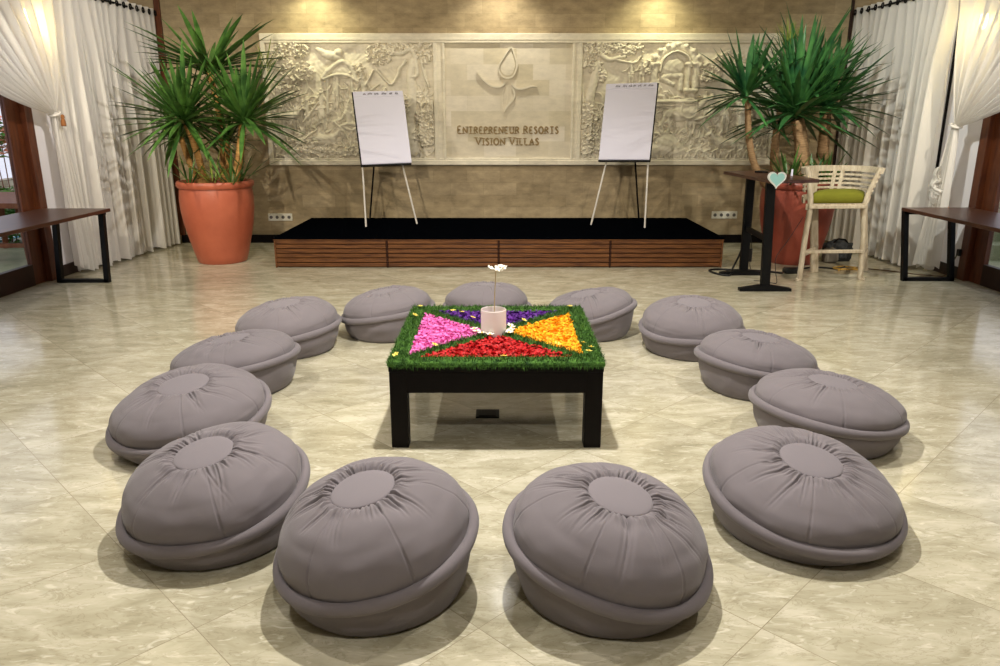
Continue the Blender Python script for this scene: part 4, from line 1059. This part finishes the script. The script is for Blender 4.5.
# ------------------------------------------------------------------ curtains
def curtain(p0,p1,zt,folds,amp,label,seed,group,zb=.03,rings=True):
    rg=random.Random(seed); p0=Vector((*p0,0)); p1=Vector((*p1,0)); d=(p1-p0); Ln=d.length; d.normalize(); nrm=Vector((-d.y,d.x,0))
    nu=folds*18; nz=34; vs=[];fs=[]
    ph=[rg.uniform(-.8,.8) for _ in range(folds+2)]; am=[rg.uniform(.6,1.3) for _ in range(folds+2)]
    for j in range(nz+1):
        q=j/nz; z=zt-(zt-zb)*q
        for i in range(nu+1):
            u=i/nu; k=u*folds; i0=int(min(k,folds)); t_=k-i0; t_=t_*t_*(3-2*t_)
            pp=ph[i0]*(1-t_)+ph[i0+1]*t_; aa=am[i0]*(1-t_)+am[i0+1]*t_
            k2=k+.55*math.sin(k*.9+ph[1]*4)*min(1,q*4); off=math.sin(2*PI*k2+pp*min(1,q*3))*amp*aa*(.75+.35*q)+.55*amp*math.sin(2*PI*1.63*k2+pp*4+q*1.2)*min(1,q*2)+.25*amp*math.sin(2*PI*3.1*k2+q)*min(1,q*2)
            sl=.02*math.sin(3*q+pp*2)*q
            zz=z+(.012*math.sin(2*PI*k*1.5+pp*3) if j==nz else 0)
            p=p0+d*(Ln*u+sl)+nrm*off; vs.append((p.x,p.y,zz))
    for j in range(nz):
        for i in range(nu): a=j*(nu+1)+i; fs.append((a,a+1,a+nu+2,a+nu+1))
    o=MB().add(vs,fs).build('curtain','voile',None,0); tag(o,label,'curtain',group)
    if rings:
        for i in range(folds*2):
            u=(i+.5)/(folds*2); k=u*folds; p=p0+d*(Ln*u); z=zt-.055
            inr = -1 if p0.x<0 else 1
            mb=MB(); off=math.sin(2*PI*k)*amp; c=p+nrm*off
            pts=[c+Vector((0,math.cos(a)*.024,math.sin(a)*.03+z)) for a in [q*PI/6 for q in range(13)]]
            mb.tube(pts,.008,6,False); mb.build('eyelet','black_metal',o,0)
    return o
GC='white voile curtains'
curtain((-4.49,7.98),(-4.335,10.08),2.93,15,.056,'straight white curtain in the left corner behind the left planter',3,GC)
curtain((4.60,8.2),(4.42,10.08),2.93,13,.056,'straight white curtain in the right corner behind the bar stool',4,GC)
for (a,b_,lb) in (((-4.52,5.2,2.875),(-4.335,10.1,2.875),'dark curtain rod along the left wall'),((4.66,5.2,2.875),(4.42,10.1,2.875),'dark curtain rod along the right wall')):
    r_=MB().tube([a,b_],.012,10).build('curtain_rod','black_metal'); tag(r_,lb,'curtain rod')
    for k in (.02,.5,.98):
        p=Vector(a).lerp(Vector(b_),k); wx=XL if p.x<0 else XR
        MB().bar((p.x,p.y,2.875),(wx,p.y,2.875),.016,.016).build('bracket','black_metal',r_)

def tied(sg,X,yt0,yt1,hook,label,seed,folds=13):
    "curtain drawn back to a wall hook: yt0 near edge, yt1 far edge at the rod"
    rg=random.Random(seed); zt=2.93; yh,zh=hook; root=None
    nu=folds*12; nz=36; vs=[];fs=[]
    am=[rg.uniform(.6,1.3) for _ in range(folds+2)]
    for j in range(nz+1):
        q=j/nz
        for i in range(nu+1):
            u=i/nu; k=u*folds; i0=int(min(k,folds)); t_=k-i0; aa=am[i0]*(1-t_)+am[i0+1]*t_
            y_t=yt1+(yt0-yt1)*u
            ye=yh+(.5-u)*.05; ze=zh+(.5-u)*.03
            # slack grows towards the near edge: the swag
            sl=u**1.3
            cy=y_t*(.55+.20*sl)+ye*(.45-.20*sl); cz=ze+(zt-ze)*(.52-.26*sl)
            y=(1-q)**2*y_t+2*q*(1-q)*cy+q*q*ye; z=(1-q)**2*zt+2*q*(1-q)*cz+q*q*ze
            env=(1-q)**.6+.12
            off=math.sin(2*PI*k+1.3*q)*.05*aa*env+.012*math.sin(5*PI*k+q*3)*env
            vs.append((X-sg*(.02+.03*math.sin(q*PI))+off*1.0+sg*.04*(1-q)*0, y+.02*math.cos(2*PI*k)*env, z))
    for j in range(nz):
        for i in range(nu): a=j*(nu+1)+i; fs.append((a,a+1,a+nu+2,a+nu+1))
    o=MB().add(vs,fs).build('curtain','voile',None,0); tag(o,label,'curtain',GC)
    # tail falling below the tie
    vs=[];fs=[]; nu=90; nz=26
    for j in range(nz+1):
        q=j/nz; z=zh+.015-(zh+.015-.09)*q
        for i in range(nu+1):
            u=i/nu; w=.05+.36*q**.75
            yy=yh+(u-.42)*w+.14*q
            off=math.sin(u*2*PI*5+q*1.5)*(.018+.022*q)+.008*math.sin(u*2*PI*11+3*q)
            vs.append((X-sg*.02+off,yy,z+.03*math.sin(u*2*PI*3)*(q>.98)))
    for j in range(nz):
        for i in range(nu): a=j*(nu+1)+i; fs.append((a,a+1,a+nu+2,a+nu+1))
    MB().add(vs,fs).build('curtain_tail','voile',o,0)
    # tie band and wall hook
    mb=MB(); pts=[(X-sg*(.02+.05*math.sin(a)),yh+.055*math.cos(a),zh+.02*math.cos(a)) for a in [k*PI/10 for k in range(21)]]
    mb.tube(pts,.012,8,False); mb.build('tie_band','voile',o,0)
    return o
cl=tied(-1,-4.49,5.1,8.02,(7.84,1.66),'white curtain tied back beside the left glass door',5)
cr=tied(1,4.60,5.1,8.1,(7.81,1.545),'white curtain tied back beside the right glass door',6)
tb=MB().lathe([(.004,.0),(.016,-.01),(.020,-.03),(.014,-.045),(.022,-.06),(.024,-.11),(.018,-.115)],(-4.40,7.85,1.655),12).build('tassel','tieback',cl,40); tb['label']='brown tassel on the tie'
mb=MB(); rg=random.Random(2)
for k,(dy,dz,an,l) in enumerate(((0,.10,1.2,.17),(.01,.02,2.2,.15),(-.02,-.04,.7,.16),(.02,-.09,2.6,.17),(0,.0,1.6,.12),(-.03,-.12,1.0,.14))):
    vs=[];fs=[]; c=Vector((4.53-.006*k,7.92+dy,.95+dz)); u=Vector((0,math.cos(an),math.sin(an))); v=Vector((0,-math.sin(an),math.cos(an)))
    for i in range(13):
        for j in range(9):
            q=i/12-.5; w=(j/8-.5)*(.05+.06*abs(q)*2); vs.append(c+u*(q*l)+v*w+Vector((-.02*math.cos(q*5)-.016*math.sin(j*1.9+k),0,0)))
    for i in range(12):
        for j in range(8): p=i*9+j; fs.append((p,p+1,p+10,p+9))
    mb.add(vs,fs)
mb.build('knotted_bow','voile',cr,0)

# ------------------------------------------------------------------ wall lamps behind the voile
def lamp(x,y,z,sg,label):
    o=empty('wall_lamp',(x,y,z),label,'lamp','wall lamps beside the doors'); xi=x-sg*.10
    MB().box((x-sg*.012,y,z),(.024,.09,.14),None,.008).build('back_plate','lamp_metal',o)
    MB().tube([(x-sg*.02,y,z+.03),(x-sg*.07,y,z+.05),(xi,y,z+.04)],.010,8).build('arm','lamp_metal',o)
    MB().lathe([(.045,.05),(.05,.045),(.05,.03),(.02,.02)],(xi,y,z),20).build('lamp_cap','lamp_metal',o)
    relabel(MB().lathe([(.001,.03),(.030,.02),(.036,-.02),(.030,-.08),(.018,-.10),(.001,-.105)],(xi,y,z),20).build('bulb','bulb',o,0),'glowing yellow bulb')
    ld=bpy.data.lights.new('lamp_glow','POINT'); ld.energy=1.6; ld.color=(1,.78,.3); ld.shadow_soft_size=.05
    lo=bpy.data.objects.new('lamp_glow',ld); COL.objects.link(lo); lo.location=(xi-sg*.02,y,z-.16)
lamp(XL,7.78,2.60,-1,'lit yellow wall lamp behind the left tied curtain')
lamp(XR,7.84,2.56,1,'lit yellow wall lamp behind the right tied curtain')

# ------------------------------------------------------------------ outside, seen through the doors
struct(B((-12,XL-.12,2,16,-.12,-.02)).build('patio_left','patio'),'stone patio outside the left door','ground')
struct(B((XR+.12,13,2,16,-.12,-.02)).build('patio_right','patio'),'stone patio outside the right door','ground')
pl_=B((-9.4,-6.9,9.6,14,-.03,-.005)).build('pool','pool'); struct(pl_,'turquoise pool water outside the left door','water')
struct(B((-9.7,-9.5,9.0,16,-.02,.5)).build('wall_garden','garden_stone'),'low garden wall beyond the pool','wall')
ot=empty('outdoor_table',(-5.9,8.8,0),'dark timber outdoor table with splayed legs outside the left door','table')
B((-6.6,-5.35,8.5,9.9,.64,.70)).build('tabletop','chair_teak',ot)
for (a,b_) in (((-5.45,8.6),(-5.62,8.8)),((-5.45,9.8),(-5.62,9.6)),((-6.5,8.6),(-6.33,8.8)),((-6.5,9.8),(-6.33,9.6))):
    MB().bar((a[0],a[1],-.02),(b_[0],b_[1],.65),.06,.06).build('leg','chair_teak',ot)
MB().bar((-5.49,8.65,.2),(-6.46,8.65,.2),.05,.05).build('stretcher','chair_teak',ot)
def bush(c,d,n,m,label,name='shrub',seed=1,flm=None):
    rg=random.Random(seed); root=empty(name,(c[0],c[1],0),label,'shrub'); mb=MB(); fl=MB()
    for i in range(n):
        a=rg.uniform(0,2*PI); e=rg.uniform(-1,1); r=rg.random()**.4; s_=rg.uniform(.03,.07)
        p=Vector((c[0]+d[0]*r*math.cos(a)*math.sqrt(1-e*e),c[1]+d[1]*r*math.sin(a)*math.sqrt(1-e*e),c[2]+d[2]*r*e))
        Rm=Matrix.Rotation(rg.uniform(0,6),3,'Z')@Matrix.Rotation(rg.uniform(-1,1),3,'X')
        q=[Vector((-s_,0,0)),Vector((0,s_*.45,.01)),Vector((s_,0,0)),Vector((0,-s_*.45,.01))]
        (fl if flm and i%2==0 else mb).add([p+Rm@v_ for v_ in q],[(0,1,2,3)])
    mb.build('foliage',m,root,0)
    if flm: fl.build('flowers',flm,root,0)
    st_=MB()
    for k in range(4): st_.tube([(c[0]+.05*k-.08,c[1],-.03),(c[0]+.12*k-.2,c[1]+.05,c[2])],.007,6)
    st_.build('stems','chair_teak',root,0); return root
bush((-6.75,10.3,.34),(.5,.5,.40),1400,'hedge','round green shrub by the pool outside the left door',seed=2)
bush((-6.95,10.85,1.36),(.22,.4,.30),420,'hedge','orange flowering shrub outside the left door','flowering_shrub',3,'orange_flower')
gw=B((6.6,6.8,6,16,-.02,1.05)).build('wall_terrace','garden_stone'); struct(gw,'stone terrace wall outside the right door','wall')
for i,(y0,y1,h_) in enumerate(((8.9,9.7,.16),(9.2,9.9,.32))):
    o=B((5.9,6.58,y0,y1,-.02+(.16*i),h_)).build('stone_step','patio'); struct(o,'grey stone step outside the right door','step')

# ------------------------------------------------------------------ light
w=bpy.data.worlds.new('World'); sc.world=w; w.use_nodes=True
bgn=w.node_tree.nodes['Background']; bgn.inputs['Color'].default_value=(.80,.79,.92,1); bgn.inputs['Strength'].default_value=.9
def spot(loc,to,energy,color,angle=100,blend=.5,size=.05):
    l=bpy.data.lights.new('ceiling_or_fill_spot','SPOT'); l.energy=energy; l.color=color; l.spot_size=math.radians(angle); l.spot_blend=blend; l.shadow_soft_size=size
    o=bpy.data.objects.new('ceiling_or_fill_spot',l); COL.objects.link(o); o.location=loc
    o.rotation_euler=(Vector(to)-Vector(loc)).to_track_quat('-Z','Y').to_euler(); return o
WARM=(1,.90,.72); NEU=(1,.96,.90)
spot((0,3.5,3.38),(0,3.6,0),360,NEU,125,.4,.03)
spot((-2.6,3.6,3.38),(-2.2,3.8,0),130,NEU,120,.6,.04)
spot((2.6,3.6,3.38),(2.2,3.8,0),130,NEU,120,.6,.04)
spot((0,.4,3.38),(0,2.0,0),110,NEU,120,.6,.05)
spot((-2.6,.9,3.38),(-1.6,10.1,1.4),520,WARM,62,.7,.04)
spot((2.3,.9,3.38),(1.8,10.1,1.4),330,WARM,62,.7,.04)
spot((-2.3,9.72,3.25),(-2.3,10.1,1.8),36,(1,.97,.62),130,1,.03)
spot((1.95,9.72,3.25),(1.95,10.1,1.8),36,(1,.98,.62),130,1,.03)
spot((0,9.6,3.40),(0,10.12,1.6),45,(1,.94,.75),110,.8,.03)  # added centre washer, grazes the plaque to bring out emblem and lettering
spot((-1.9,6.4,3.38),(-4.5,8.9,1.2),190,NEU,72,.8,.05)  # added fill to brighten the left curtains, not a fitting of the room
spot((1.9,6.4,3.38),(4.55,8.9,1.2),210,(.96,1,.92),72,.8,.05)  # added fill for the right curtains, likewise no real fitting
spot((-4.3,5.9,2.8),(-2.9,9.2,1.3),150,WARM,62,.6,.02)
spot((4.3,5.9,2.8),(3.4,8.7,.9),120,WARM,62,.6,.02)
spot((0,7.0,3.38),(0,7.2,0),130,NEU,120,.6,.05)

# ------------------------------------------------------------------ camera
cd=bpy.data.cameras.new('camera'); cam=bpy.data.objects.new('camera',cd); COL.objects.link(cam)
cam.location=(0,0,1.6); cam.rotation_euler=(PI/2-math.atan(213/750),0,0)
cd.sensor_width=36; cd.lens=27; cd.clip_start=.05
sc.camera=cam
sc.view_settings.view_transform='Standard'; sc.view_settings.look='None'; sc.view_settings.gamma=1; sc.view_settings.use_curve_mapping=False
sc.view_settings.exposure=.48
sc.cycles.max_bounces=8
